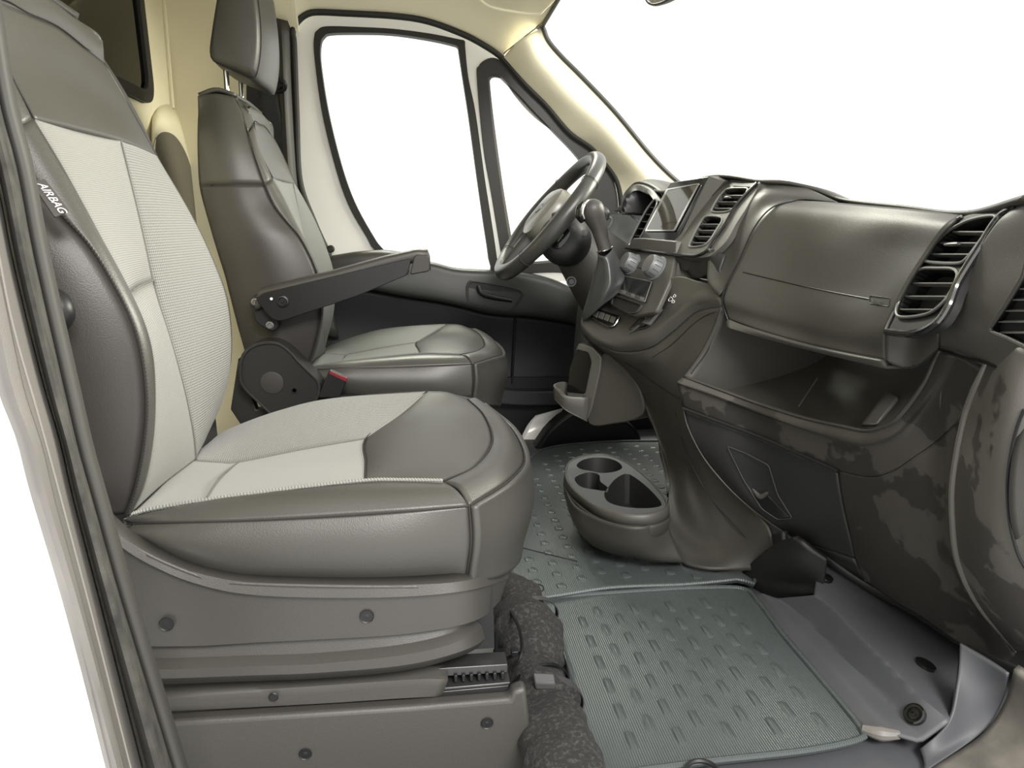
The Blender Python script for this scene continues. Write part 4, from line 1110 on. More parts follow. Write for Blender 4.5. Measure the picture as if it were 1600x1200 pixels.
edge = CV.pts([(1055, 399), (1075, 400), (1090, 400), (1106, 392), (1120, 371), (1135, 350), (1150, 324), (1168, 303), (1184, 287)], .002)
MB().tube(edge, .0035, n=60, k=8).build('vent_chrome', GLOSS, dash)
vent('air_vent', CV, cu_, slatset(cu_, 3, .25, .8), knob=(1137, 309, .009), r=.0022, label='upper opening of the centre vent', rim=SILVER)
vent('air_vent', CV, cl_, slatset(cl_, 4, .2, .82), r=.0022, label='lower opening of the centre vent', rim=SILVER)
MB().prism(CV.pts(ct_, .001), CV.n * .001).build('defroster_slot', PLAST_B, dash)

# ---- touchscreen pod
SP = Plane(U(1047, 284, Y=.13), U(1108, 275, Y=-.015), U(1052, 380, Y=.0))
so_ = rounded(SP.pts([(1047, 285), (1108, 275), (1060, 366), (1052, 378), (1001, 373), (1004, 366)]), .006)
MB().prism([p - SP.n * .03 for p in so_], SP.n * .03).build('screen_housing', GLOSS, dash, bevel=.002)
si = rounded(SP.pts([(1043, 296), (1095, 287), (1056, 362), (1009, 362)], .002), .004)
s2 = rounded(SP.pts([(1045, 298), (1092, 289), (1054, 360), (1012, 360)], .002), .004)
MB().ring(si, s2, SP.n * .0015).build('screen_frame', CHROME, dash)
SCR = mat('touchscreen_glass', (.05, .045, .035), .05, coat=1.0)
MB().prism([p for p in s2], SP.n * .0006).build('touchscreen', SCR, dash, label='dark reflective touchscreen')
# right cheek of the screen pod
MB().prism([SP.at(1108, 275, -.001), U(1132, 283, Y=-.05), CV.at(1112, 306), CV.at(1072, 358), CV.at(1054, 394), SP.at(1053, 377, -.001)], (.05, .0, 0)).build('screen_cheek', PLAST_L, dash)
# strip under the screen and left vent
K = Plane(U(985, 392, Y=.17), U(1054, 398, Y=-.03), U(1000, 470, Y=.02))
stp = Plane(U(980, 390, Y=.19), U(1053, 397, Y=-.03), U(1003, 374, Y=.13))
MB().prism([stp.at(1005, 372), stp.at(1056, 377), stp.at(1055, 397), stp.at(979, 388), stp.at(990, 372)], (.04, 0, 0)).build('screen_base', PLAST_L, dash, bevel=.002)
MB().tube([stp.at(979, 388, .002), stp.at(1020, 393, .002), stp.at(1056, 398, .002)], .0028, n=12, k=8).build('trim_line', GLOSS, dash)
LV = Plane(U(1022, 318, Y=.15), U(983, 385, Y=.20), U(1006, 365, Y=.15))
lv_ = [(1023, 312), (1026, 318), (1016, 340), (1003, 366), (992, 384), (983, 386), (986, 374), (1000, 346), (1012, 325)]
vent('air_vent', LV, lv_, slatset(lv_, 6, .15, .9), r=.0022, label='narrow vent on the driver side of the touchscreen', rim=SILVER)

# ---- instrument cluster hood
hd = [(972, 335, .50), (971, 314, .52), (978, 298, .54), (993, 287, .53), (1010, 289, .47), (1026, 298, .40), (1040, 312, .34)]
hb = [(1000, 335, .52), (995, 314, .54), (1000, 300, .55), (1010, 293, .53), (1024, 294, .46), (1040, 303, .38), (1052, 315, .33)]
H0 = u(hd); H1 = [p + np.array([.05, 0, .006]) for p in H0]; H2 = [p + np.array([.16, .02, -.02]) for p in H0]
MB().loft([H0, H1, H2], nu=20, nv=40).build('cluster_hood', PLAST, dash, solid=.004)
hi2 = [p + np.array([.012, .0, -.004]) for p in H0]
H3 = u([(973, 335, .50), (978, 312, .50), (986, 300, .50), (996, 298, .49), (1008, 302, .44), (1018, 312, .38), (1026, 326, .34)])
H4 = [p + np.array([.12, 0, -.01]) for p in H3]
MB().loft([H0, H3, H4], nu=12, nv=30, curve_cols=False).build('hood_lining', PLAST_B, dash, solid=.003, soff=1)
MB().prism([p + np.array([.08, 0, 0]) for p in cr(u([(975, 340, .48), (975, 310, .50), (990, 298, .50), (1010, 303, .44), (1024, 320, .36), (1018, 350, .34), (995, 372, .36)]), 40, closed=True)], (.01, 0, 0)).build('instrument_cluster', PLAST_B, dash)
# driver side dash face
dl('driver_dash', [[(935, 345, .72), (945, 340, .66), (965, 333, .60), (985, 336, .50), (1005, 350, .38), (1012, 352, .30)],
                   [(935, 372, .68), (948, 362, .62), (965, 352, .56), (985, 360, .46), (996, 372, .36), (1002, 370, .24)],
                   [(930, 410, .66), (942, 400, .60), (955, 385, .52), (968, 385, .42), (980, 390, .32), (984, 388, .20)],
                   [(905, 470, .66), (915, 465, .58), (930, 460, .48), (945, 450, .38), (955, 440, .28), (968, 424, .19)],
                   [(895, 560, .66), (898, 555, .55), (905, 550, .45), (912, 545, .35), (925, 540, .25), (940, 530, .19)]], PLAST_D, nu=40, nv=40)
dvp = Plane(U(945, 352, Y=.58), U(955, 362, Y=.56), U(947, 360, Y=.58))
MB().tube(u([(944, 345, .585), (953, 340, .575), (956, 345, .57), (950, 357, .57), (945, 358, .58)]), .003, n=30, k=6, closed=True).build('side_vent_ring', SILVER, dash)

# ---- centre stack face
KP = Plane(U(968, 424, Y=.185), U(1052, 401, Y=-.035), U(1000, 480, Y=.03))
face = [(985, 388), (1054, 398), (1058, 402), (1049, 430), (1040, 455), (1030, 476), (1004, 505), (980, 520), (940, 512), (925, 490), (950, 450), (968, 420)]
KP = Plane(U(980, 390, Y=.20), U(1055, 399, Y=-.035), U(958, 505, Y=.06))
Kf = rounded(KP.pts([(979, 388), (1055, 399), (1046, 440), (1024, 488), (990, 494), (952, 476), (952, 445)]), .01)
MB().prism([p - KP.n * .012 for p in Kf], KP.n * .012).build('stack_face', PLAST_L, dash, bevel=.003)
for (cx_, cy_, r_) in ((984, 411, .0235), (1022, 417, .0255)):
    c = KP.at(cx_ + 5, cy_ + 3)
    kb = MB().lathe(c, KP.n, [(0, r_ * 1.15), (.003, r_ * 1.15), (.004, r_), (.022, r_ * .9), (.025, r_ * .82), (.026, 0)], 36).build('climate_knob', KNOBM, dash)
    MB().lathe(c + KP.n * .0255, KP.n, [(0, r_ * .84), (.0015, r_ * .8), (.002, r_ * .6), (.002, 0)], 30).build('knob_cap', SILVER, kb)
    m = MB()
    for q in range(14):
        t = q / 14 * 2 * math.pi
        a = np.cross(KP.n, (0.3, 0.1, 0.9)); a /= np.linalg.norm(a); b = np.cross(KP.n, a)
        d = math.cos(t) * a + math.sin(t) * b
        m.tube([c + d * r_ * .97 + KP.n * .005, c + d * r_ * .9 + KP.n * .021], .0012, n=2, k=5, smooth=False)
    m.build('knob_grip', PLAST_L, kb)
MB().prism(rounded(KP.pts([(998, 409), (1008, 410), (1005, 420), (996, 418)]), .002), KP.n * .002).build('climate_button', PLAST, dash, bevel=.0005)
dsp = rounded(KP.pts([(973, 432), (1021, 442), (1010, 474), (962, 456)], .001), .004)
MB().prism(dsp, KP.n * .004).build('climate_display', GLOSS, dash, bevel=.001, label='gloss black strip of climate buttons')
MB().tube([p + KP.n * .004 for p in dsp], .0012, n=0, k=6, closed=True, smooth=False).build('display_rim', SILVER, dash)
for q in range(6):
    t = q / 5
    x = 968 + t * 36; y = 452 + t * 13
    MB().prism(rounded(KP.pts([(x, y), (x + 5.6, y + 2), (x + 4.2, y + 7), (x - 1.5, y + 5)], .005), .001), KP.n * .0012).build('climate_button', SILVER if q % 2 else PLAST_L, dash)
cub = rounded(KP.pts([(960, 462), (1004, 478), (996, 489), (984, 490), (958, 476)], .001), .005)
MB().prism(cub, KP.n * .0008).build('coin_slot', DARKHOLE, dash)
MB().ring(cub, [np.mean(cub, 0) + (p - np.mean(cub, 0)) * 1.08 for p in cub], KP.n * .004).build('slot_rim', PLAST, dash)

# ---- console top tray (slopes down towards the cabin)
ct_rows = [
 [(985, 470, .12), (1000, 480, .06), (1020, 470, .0), (1038, 440, -.05), (1062, 432, -.09), (1085, 438, -.13), (1121, 447, -.19)],
 [(945, 470, .18), (968, 478, .12), (990, 500, .04), (1024, 490, -.03), (1048, 465, -.08), (1080, 455, -.13), (1121, 452, -.20)],
 [(915, 488, .20), (945, 500, .12), (978, 518, .04), (1012, 512, -.035), (1045, 490, -.085), (1080, 466, -.14), (1121, 458, -.205)],
 [(908, 500, .20), (935, 518, .12), (968, 530, .04), (1006, 526, -.04), (1042, 502, -.09), (1082, 474, -.145), (1123, 464, -.21)],
 [(907, 510, .195), (930, 528, .115), (968, 541, .035), (1010, 537, -.045), (1047, 511, -.093), (1087, 480, -.148), (1126, 470, -.215)],
 [(910, 522, .195), (932, 538, .118), (970, 550, .04), (1014, 545, -.042), (1050, 520, -.09), (1088, 488, -.145), (1128, 480, -.215)]]
dl('console_tray', ct_rows, PLAST_L, nu=40, nv=60)
CT = MB().loft([u(r) for r in ct_rows], nu=100, nv=140).G
def onC(px, py, off=.002): return on_grid(CT, px, py, off)
TP = Plane(onC(932, 490), onC(970, 500), onC(950, 515))
sb_ = rounded(TP.pts([(932, 483), (972, 496), (964, 511), (957, 514), (926, 499), (925, 494)], .003), .004)
MB().prism(sb_, TP.n * .004).build('switch_bank', GLOSS, dash, bevel=.001, label='row of black toggle switches in a chromed surround')
MB().tube([p + TP.n * .004 for p in TP.pts([(925, 495), (940, 506), (957, 513), (965, 508), (971, 497)], .003)], .0016, n=30, k=6).build('switch_surround', CHROME, dash)
for q in range(4):
    x = 933 + q * 8.6; y = 487 + q * 3.1
    MB().prism(rounded(TP.pts([(x, y), (x + 6.5, y + 2.3), (x + 2.5, y + 12), (x - 4, y + 9)], .007), .001), TP.n * .002).build('toggle_switch', PLAST_L, dash, bevel=.0006)
UP = Plane(onC(1028, 482), onC(1000, 512), onC(1020, 505))
ur = rounded(UP.pts([(1018, 479), (1037, 484), (1012, 512), (990, 518), (984, 514)], .002), .006)
MB().tube(ur, .0018, n=0, k=6, closed=True, smooth=False).build('socket_recess_rim', PLAST, dash)
MB().prism(rounded(UP.pts([(1027, 483), (1037, 485), (1018, 510), (1008, 507)], .002), .003), UP.n * .007).build('power_socket_lid', SILVER, dash, bevel=.0015)
MB().prism(rounded(UP.pts([(1001, 503), (1014, 508), (1009, 512), (998, 508)], .004), .002), UP.n * .004).build('lever_tab', PLAST_B, dash, bevel=.001)
MB().tube(UP.pts([(1004, 508), (990, 519), (983, 523)], .004), [.003, .0025, .001], n=8, k=8).build('lever_arm', SILVER, dash)
for q in range(2):
    c = UP.at(1010 + q * 4, 497 - q * 5, .002)
    MB().lathe(c, UP.n, [(0, .0018), (.0006, .0016), (.0006, 0)], 10).build('indicator_mark', LETTER, dash)
for (x, y, w) in ((1048, 467, 3.4), (1054, 462, 2.2), (1052, 471, 2.2)):
    cc = [onC(x - w, y + 1, .0015), onC(x, y - w, .0015), onC(x + w, y, .0015), onC(x + w * .4, y + w, .0015), onC(x - w, y + w, .0015)]
    MB().tube(cc, .0006, n=20, k=5, closed=True, smooth=False).build('belt_icon', LETTER, dash)

# ---- console body: broad side running down to the floor
cb = [
 [(910, 522, .195), (932, 538, .118), (970, 550, .04), (1014, 545, -.045), (1050, 520, -.093), (1088, 488, -.148), (1128, 480, -.219)],
 [(918, 532, .19), (945, 550, .11), (980, 564, .03), (1015, 562, -.05), (1050, 545, -.10), (1085, 520, -.152), (1120, 508, -.205)],
 [(935, 548, .165), (965, 562, .09), (998, 582, .02), (1028, 585, -.06), (1054, 574, -.115), (1078, 560, -.155), (1102, 546, -.190)],
 [(985, 590, .11), (1003, 612, .06), (1018, 622, .01), (1034, 620, -.06), (1048, 612, -.115), (1060, 602, -.15), (1070, 592, -.178)],
 [(1014, 650, .04), (1024, 662, .02), (1034, 665, -.015), (1044, 662, -.07), (1052, 655, -.115), (1060, 648, -.15), (1069, 640, -.176)],
 [(1034, 705, -.01), (1041, 715, -.02), (1049, 720, -.045), (1060, 718, -.085), (1070, 710, -.125), (1078, 700, -.16), (1086, 690, -.183)],
 [(1045, 745, -.07), (1048, 765, -.09), (1057, 778, -.11), (1074, 780, -.14), (1090, 772, -.155), (1107, 757, -.185), (1124, 744, -.210)],
 [(1044, 785, -.11), (1049, 805, -.13), (1067, 825, -.16), (1092, 835, -.19), (1118, 828, -.21), (1147, 812, -.23), (1176, 797, -.266)],
 [(1038, 812, -.14), (1048, 835, -.17), (1070, 855, -.205), (1098, 868, -.235), (1132, 868, -.255), (1168, 855, -.28), (1202, 828, -.308)],
 [(1030, 830, -.15), (1045, 860, -.19), (1068, 879, -.235), (1100, 887, -.265), (1135, 890, -.28), (1180, 891, -.30), (1212, 882, -.33)]]
dl('console_side', cb, PLAST, nu=80, nv=60, solid=.008, label='broad smooth grey flank of the centre console')
CB = MB().loft([u(r) for r in cb], nu=140, nv=120).G
sm = [on_grid(CB, x, y, .0012) for x, y in ((920, 535), (945, 549), (978, 567), (1022, 598), (1054, 619), (1062, 622))]
MB().tube(sm, .0012, n=60, k=6).build('console_seam', PLAST_B, dash)
sm = [on_grid(CB, x, y, .0008) for x, y in ((1056, 645), (1068, 695), (1090, 745), (1120, 790), (1165, 840))]
MB().tube(sm, .0010, n=60, k=6).build('console_seam', PLAST_D, dash)
sm = [on_grid(CB, x, y, .0008) for x, y in ((1020, 558), (1050, 538), (1085, 505), (1110, 490), (1128, 488))]
MB().tube(sm, .0010, n=60, k=6).build('console_seam', PLAST_D, dash)
# inner face of the arch
ia = [(936, 551, .165), (983, 590, .11), (1007, 635, .07), (1028, 680, .035), (1041, 729, .005), (1045, 777, -.02)]
I0 = u(ia); I1 = [p + np.array([.02, .05, 0]) for p in I0]; I2 = u([(905, 655, .20), (940, 660, .20), (955, 680, .18), (970, 700, .16), (985, 730, .14), (1000, 760, .12)])
I2 = [np.array([p[0] + .06, p[1] + .2, p[2]]) for p in I0]
MB().loft([I0, I1, I2], nu=14, nv=40).build('arch_lining', mat('arch_plastic', (.018, .019, .020), .55), dash, solid=.004)
# knee block holding the tray
kb_ = u([(938, 556, .14), (975, 575, .09), (1000, 610, .06), (1003, 648, .055), (960, 662, .10), (917, 656, .15)])
MB().prism(cr(kb_, 40, closed=True, even=False), (.10, .05, 0)).build('knee_block', PLAST, dash, bevel=.003)

# ---- phone tray hanging at the front of the console
ph = structroot  # (placeholder to keep order readable)
PT = Plane(U(903, 536, Y=.17), U(938, 556, Y=.13), U(917, 656, Y=.14))
po = rounded(PT.pts([(903, 536), (925, 542), (940, 558), (938, 580), (924, 640), (917, 657), (900, 648), (885, 618), (890, 575)]), .008)
MB().prism([p - PT.n * .03 for p in po], PT.n * .03).build('phone_tray_back', PLAST_L, dash, bevel=.003)
pi_ = rounded(PT.pts([(902, 545), (920, 550), (925, 565), (915, 615), (886, 612), (893, 570)], .001), .006)
MB().prism(pi_, PT.n * .0012).build('phone_pad', GLOSS, dash)
T0_ = u([(866, 603, .19), (883, 597, .21), (884, 602, .20)])
tray_o = u([(865, 601, .175), (884, 597, .20), (897, 612, .19), (919, 620, .14), (914, 624, .125), (884, 622, .13), (872, 612, .15)])
tray_i = u([(870, 603, .176), (883, 600, .195), (893, 613, .186), (913, 619, .145), (908, 620, .13), (886, 618, .134), (876, 609, .152)])
Ao = cr(tray_o, 48, closed=True, even=False); Ai = cr(tray_i, 48, closed=True, even=False)
m = MB()
low_ = u([(866, 620, .175), (884, 625, .19), (897, 640, .18), (917, 656, .14), (910, 653, .13), (885, 640, .135), (872, 628, .15)])
Al = cr(low_, 48, closed=True, even=False)
m.grid(np.array([Ai - np.array([0, 0, .03]), Ai, (Ai + Ao) / 2 + np.array([0, 0, .002]), Ao, (Ao + Al) / 2 + (Ao - Ao.mean(0)) * .03, Al]), cv=True, face_cam=False, flip=False)
m.ngon(range(48)); m.fix = True
m.build('phone_tray_pocket', PLAST_L, dash, bevel=0)
b0_ = len(m.v)
MB().prism(Al, (0, 0, -.004)).build('tray_bottom', PLAST_L, dash, bevel=.001)

# ---- cup holder
zc = U(960, 765, Y=.0)[2]
CH = Plane(U(886, 740, Y=.13), U(1040, 790, Y=-.03), U(954, 712, Y=.16))
# horizontal plane at the tray height
zt_ = .15
def HZ(px, py, off=0): p = U(px, py, Z=zt_ + off); return p
ro = [(886, 742), (890, 724), (903, 716), (920, 712), (945, 711), (975, 722), (1003, 742), (1026, 765), (1040, 787), (1032, 797), (1008, 803), (970, 801), (935, 790), (908, 772), (893, 757)]
Ro = cr([HZ(*p) for p in ro], 80, closed=True)
cc_ = Ro.mean(0)
cup = [cr([HZ(x, y) for x, y in L], 40, closed=True) for L in (
   [(901, 727), (910, 719), (928, 715), (950, 716), (966, 722), (972, 731), (960, 737), (940, 739), (924, 736), (908, 733)],
   [(898, 747), (908, 741), (922, 738), (936, 742), (938, 752), (950, 762), (946, 767), (930, 765), (912, 762), (902, 756)],
   [(944, 772), (950, 762), (962, 748), (978, 740), (992, 746), (1010, 760), (1026, 776), (1034, 789), (1022, 793), (998, 794), (970, 791), (950, 784)])]
def plateZ(name, outl, holes, th, material, parent, bevel=0):
    bm = bmesh.new(); edges = []
    for L in [outl] + holes:
        vs = [bm.verts.new(tuple(p)) for p in L]
        edges += [bm.edges.new((vs[i], vs[(i + 1) % len(vs)])) for i in range(len(vs))]
    bmesh.ops.triangle_fill(bm, use_beauty=True, edges=edges, normal=(0, 0, 1))
    bmesh.ops.solidify(bm, geom=list(bm.faces), thickness=th)
    me = MB(); bm.verts.index_update()
    me.v = [tuple(v.co) for v in bm.verts]; me.f = [[v.index for v in f.verts] for f in bm.faces]
    me.uv = [[(0, 0)] * len(f) for f in me.f]; me.fix = True; bm.free()
    return me.build(name, material, parent, bevel=bevel)
CHM = mat('cup_holder_plastic', (.085, .09, .09), .42, bump=(900, .25))
plateZ('cup_holder', list(Ro), [list(c) for c in cup], .004, CHM, dash, bevel=.0012)
for c in cup:
    ce = c.mean(0); low = [np.array([ce[0] + (p[0] - ce[0]) * .86, ce[1] + (p[1] - ce[1]) * .86, p[2] - .065]) for p in c]
    m = MB().grid(np.array([c, low]), cv=True, face_cam=False, flip=False); m.ngon([40 + i for i in range(40)]); m.fix = True
    m.build('cup_well', PLAST_D, dash)
# rim band and body
sc = lambda P, s, dz: np.array([np.array([cc_[0] + (p[0] - cc_[0]) * s, cc_[1] + (p[1] - cc_[1]) * s, p[2] + dz]) for p in P])
MB().grid(np.array([Ro, sc(Ro, 1.02, -.004), sc(Ro, 1.035, -.020)]), cv=True, face_cam=False, flip=False).build('cup_holder_rim', PLAST_L, dash, solid=.004)
zr = zt_ - .019
MB().grid(np.array([sc(Ro, 1.042, -.0205), sc(Ro, 1.05, -.026), sc(Ro, 1.03, -.045), sc(Ro, .96, -.064), sc(Ro, .84, -.082), sc(Ro, .5, -.09)]), cv=True, face_cam=False, flip=False).build('cup_holder_shell', PLAST, dash, solid=.004)
A_ = [U(x, y, Z=zr) for x, y in ((884, 738), (881, 752), (893, 785), (926, 807), (970, 822), (1009, 823), (1040, 808))]
B_ = [U(x, y, Z=z) for x, y, z in ((885, 760, .105), (885, 786, .10), (900, 822, .09), (935, 843, .085), (976, 856, .08), (1016, 858, .078), (1052, 842, .085))]
C_ = [U(x, y, Z=z) for x, y, z in ((890, 775, .085), (893, 802, .07), (914, 842, .055), (946, 862, .048), (986, 871, .044), (1026, 878, .04), (1068, 879, .038))]
D_ = [p + np.array([.01, .06, -.012]) for p in C_]
MB().loft([A_, B_, C_, D_], nu=24, nv=60).build('cup_holder_body', PLAST, dash, solid=.004)
# brackets under the console
m = MB().prism([U(x, y, Y=-.16) for x, y in ((1081, 889), (1160, 893), (1158, 910), (1080, 908))], (0, .12, 0)); m.build('duct', PLAST_D, dash, bevel=.004)
dl('lower_block', [[(1240, 840, -.42), (1255, 850, -.44), (1292, 875, -.46)], [(1210, 850, -.36), (1240, 880, -.42), (1288, 905, -.455)], [(1160, 893, -.27), (1200, 905, -.34), (1283, 918, -.45)], [(1160, 905, -.27), (1200, 922, -.34), (1278, 928, -.45)], [(1175, 925, -.27), (1210, 941, -.34), (1272, 934, -.44)]], PLAST_D, nu=24, nv=24, solid=.01)
m = MB().loft([u([(1206, 835, -.33), (1212, 870, -.345), (1206, 895, -.34)]), u([(1222, 830, -.37), (1222, 865, -.38), (1212, 892, -.36)])], nu=6, nv=14); m.build('hinge_arm', PLAST_D, dash, solid=.01)

# ---- open shelf under the airbag cover
rimc = [(1068, 587, -.185), (1120, 606, -.24), (1180, 628, -.30), (1250, 650, -.40), (1313, 664, -.49), (1348, 671, -.53), (1372, 667, -.56), (1392, 657, -.58), (1418, 629, -.60), (1442, 594, -.62), (1457, 562, -.635), (1467, 544, -.65)]
Rm = u(rimc)
sh0 = [p + np.array([.012, 0, -.003]) for p in Rm]
shb = [np.array([p[0] + .20, p[1] + .02, .50]) for p in Rm]
# floor of the shelf
Rf = [np.array([p[0] + .03, p[1] + .01, min(p[2], .45) - .035]) for p in Rm]
Rb = [np.array([.80, p[1] + .04, .44]) for p in Rm]
Rt = [np.array([.84, p[1] + .04, .60]) for p in Rm]
MB().loft([Rm, sh0, Rf, Rb, Rt], nu=40, nv=60, curve_cols=True).build('shelf', PLAST, dash, solid=.004, label='open storage shelf below the airbag cover')
# seam and fin inside the shelf
sfp = Plane(U(1250, 636, Y=-.36), U(1277, 590, Y=-.34), U(1300, 640, Y=-.40))
MB().tube([U(1248, 635, Y=-.335), U(1277, 591, Y=-.29)], .0012, n=8, k=6).build('shelf_seam', SILVER, dash)
fin = u([(1345, 664, -.50), (1387, 608, -.45), (1407, 622, -.47), (1372, 664, -.53)])
MB().prism(fin, (.01, .02, -.01)).build('shelf_fin', PLAST_L, dash, bevel=.006)
# ---- glovebox surround and lower dash
yt = lambda pts: u(pts)
g_top = [(1066, 589, -.183), (1120, 608, -.238), (1180, 630, -.298), (1250, 652, -.398), (1313, 667, -.488), (1348, 674, -.528), (1372, 670, -.558), (1394, 660, -.578), (1420, 632, -.598), (1444, 597, -.618), (1459, 564, -.633), (1469, 546, -.648)]
g_a = [(1059, 601, -.18), (1116, 622, -.235), (1178, 646, -.295), (1246, 672, -.392), (1312, 694, -.48), (1352, 702, -.528), (1382, 696, -.56), (1408, 684, -.585), (1438, 655, -.61), (1466, 620, -.64), (1485, 590, -.665), (1500, 556, -.69)]
g_b = [(1066, 635, -.18), (1118, 655, -.235), (1180, 678, -.293), (1243, 706, -.385), (1309, 735, -.47), (1360, 745, -.53), (1396, 735, -.57), (1426, 715, -.60), (1462, 690, -.63), (1494, 660, -.675), (1516, 630, -.71), (1537, 577, -.74)]
G0, Ga, Gb = u(g_top), u(g_a), u(g_b)
MB().loft([G0, [p + np.array([-.006, -.004, -.002]) for p in [(a + b) / 2 for a, b in zip(G0, Ga)]], Ga, Gb], nu=24, nv=80).build('shelf_lip', PLAST_W, dash, solid=.006, label='raised lip of the shelf, stained with damp')
# glove door
GD = [[(1067, 639, -.18), (1118, 659, -.235), (1180, 682, -.293), (1243, 710, -.385), (1308, 739, -.468)],
      [(1082, 685, -.19), (1125, 705, -.24), (1185, 725, -.297), (1246, 750, -.385), (1313, 770, -.468)],
      [(1120, 741, -.215), (1150, 755, -.26), (1195, 770, -.305), (1255, 790, -.39), (1320, 805, -.468)],
      [(1173, 794, -.27), (1190, 802, -.30), (1215, 810, -.33), (1268, 825, -.40), (1328, 840, -.47)],
      [(1232, 836, -.33), (1240, 840, -.34), (1252, 845, -.36), (1290, 858, -.42), (1335, 872, -.47)]]
dl('glovebox_door', GD, mat('glovebox_plastic', (.026, .026, .026), .40, bump=(900, .3)), nu=50, nv=50, label='dark glovebox door with a recessed pull')
GG = MB().loft([u(r) for r in GD], nu=120, nv=120).G
gap = [on_grid(GG, x, y, .009) for x, y in ((1067, 638), (1118, 657), (1180, 680), (1243, 707), (1300, 732), (1308, 737))]
MB().tube(gap, .0032, n=50, k=8).build('glovebox_gap', DARKHOLE, dash)
edge = [on_grid(GG, x, y, .003) for x, y in ((1068, 640), (1073, 662), (1084, 688), (1100, 716), (1121, 743), (1146, 770), (1174, 795), (1205, 818), (1232, 836))]
MB().tube(edge, .0016, n=50, k=8).build('glovebox_edge', PLAST_L, dash)
hr = [on_grid(GG, x, y, .004) for x, y in ((1136, 697), (1165, 708), (1201, 727), (1215, 773), (1238, 810), (1215, 812), (1190, 795), (1162, 750))]
MB().tube(rounded(hr, .006), .0010, n=0, k=6, closed=True, smooth=False).build('pull_rim', SILVER if False else PLAST_L, dash)
hp_ = [on_grid(GG, x, y, .003) for x, y in ((1162, 752), (1180, 775), (1195, 770), (1206, 782), (1232, 808), (1212, 812), (1188, 793))]
MB().prism(rounded(hp_, .004), (.002, -.001, 0)).build('pull_recess', PLAST_B, dash)
hl = [on_grid(GG, x, y, .006) for x, y in ((1176, 764), (1188, 776), (1199, 770))]
MB().tube(hl, [.002, .006, .003], n=10, k=8).build('pull_tab', PLAST_L, dash)
# lower right body of the dash, below lip and right of the glovebox
LB = [[(1309, 737, -.47), (1360, 746, -.53), (1396, 736, -.57), (1426, 716, -.60), (1462, 691, -.63), (1491, 665, -.675), (1509, 650, -.71)],
      [(1314, 772, -.47), (1360, 785, -.525), (1400, 785, -.57), (1435, 780, -.605), (1465, 765, -.635), (1490, 748, -.67), (1496, 745, -.70)],
      [(1321, 807, -.47), (1365, 822, -.525), (1405, 830, -.57), (1440, 832, -.605), (1468, 830, -.635), (1488, 822, -.67), (1491, 818, -.70)],
      [(1329, 842, -.47), (1370, 860, -.525), (1410, 872, -.57), (1445, 880, -.605), (1472, 884, -.635), (1492, 884, -.67), (1499, 882, -.70)],
      [(1336, 874, -.47), (1380, 900, -.525), (1425, 925, -.57), (1465, 945, -.605), (1498, 955, -.635), (1525, 955, -.67), (1530, 945, -.70)],
      [(1350, 905, -.475), (1395, 938, -.53), (1440, 965, -.575), (1490, 1000, -.615), (1535, 1025, -.65), (1565, 1035, -.68), (1585, 1025, -.70)]]
dl('lower_dash', LB, PLAST_W, nu=60, nv=50, solid=.008, label='lower dashboard right of the glovebox, mottled with damp stains')
LB2 = [[(1232, 836, -.33), (1252, 845, -.36), (1290, 858, -.42), (1336, 874, -.47)], [(1236, 839, -.335), (1262, 855, -.365), (1300, 880, -.425), (1350, 906, -.475)]]
dl('glovebox_foot', LB2, PLAST_D, nu=4, nv=20, solid=.008)
und0 = u([(1236, 840, -.335), (1292, 878, -.42), (1355, 920, -.475), (1425, 958, -.55), (1495, 1004, -.615), (1565, 1039, -.68), (1600, 1056, -.71)])
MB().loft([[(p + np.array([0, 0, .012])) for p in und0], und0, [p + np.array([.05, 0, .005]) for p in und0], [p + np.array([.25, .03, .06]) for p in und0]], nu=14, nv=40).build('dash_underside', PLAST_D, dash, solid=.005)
# ---- right end of the dash
RE = [[(1560, 528, -.745), (1580, 535, -.80), (1600, 545, -.83), (1650, 560, -.86)],
      [(1537, 577, -.74), (1556, 590, -.79), (1580, 615, -.83), (1640, 640, -.86)],
      [(1509, 650, -.71), (1530, 665, -.765), (1560, 690, -.82), (1630, 720, -.86)],
      [(1491, 745, -.70), (1512, 755, -.75), (1548, 770, -.81), (1620, 790, -.86)],
      [(1490, 815, -.70), (1512, 825, -.75), (1548, 840, -.81), (1620, 850, -.86)],
      [(1499, 882, -.70), (1522, 890, -.75), (1562, 900, -.81), (1630, 910, -.86)],
      [(1530, 948, -.70), (1550, 950, -.75), (1590, 955, -.81), (1650, 965, -.86)],
      [(1586, 1018, -.70), (1605, 1015, -.75), (1640, 1010, -.81), (1690, 1010, -.86)]]
PLAST_E = wetmat('stained_end_plastic', (0.092, 0.086, 0.077), (0.050, 0.046, 0.041), 5.0, 0.55)
MB().tube([p + np.array([0, -.001, 0]) for p in u([r[0] for r in RE])], [.002, .006, .006, .006, .006, .005, .003, .001], n=80, k=10).build('end_lit_edge', mat('lit_edge_plastic', (.12, .112, .10), .4), dash)  # paler tube: light along the curved edge put into its colour
dl('dash_end', RE, PLAST_E, nu=60, nv=30, solid=.008, label='rounded door-side end of the dashboard')
REg = MB().loft([u(r) for r in RE], nu=100, nv=60).G
rl = [on_grid(REg, x, y, .0015) for x, y in ((1600, 640), (1590, 665), (1581, 700), (1575, 740), (1574, 775), (1578, 820), (1590, 865), (1603, 890))]
MB().tube(rl, .0018, n=40, k=6).build('end_cap_gap', PLAST_B, dash)
EC = [[(1605, 640, -.842), (1640, 640, -.87)], [(1584, 700, -.838), (1640, 700, -.87)], [(1576, 765, -.836), (1640, 765, -.87)], [(1581, 825, -.838), (1640, 825, -.87)], [(1602, 885, -.842), (1640, 885, -.87)]]
dl('fuse_cover', EC, PLAST_L, nu=24, nv=6, solid=.003)
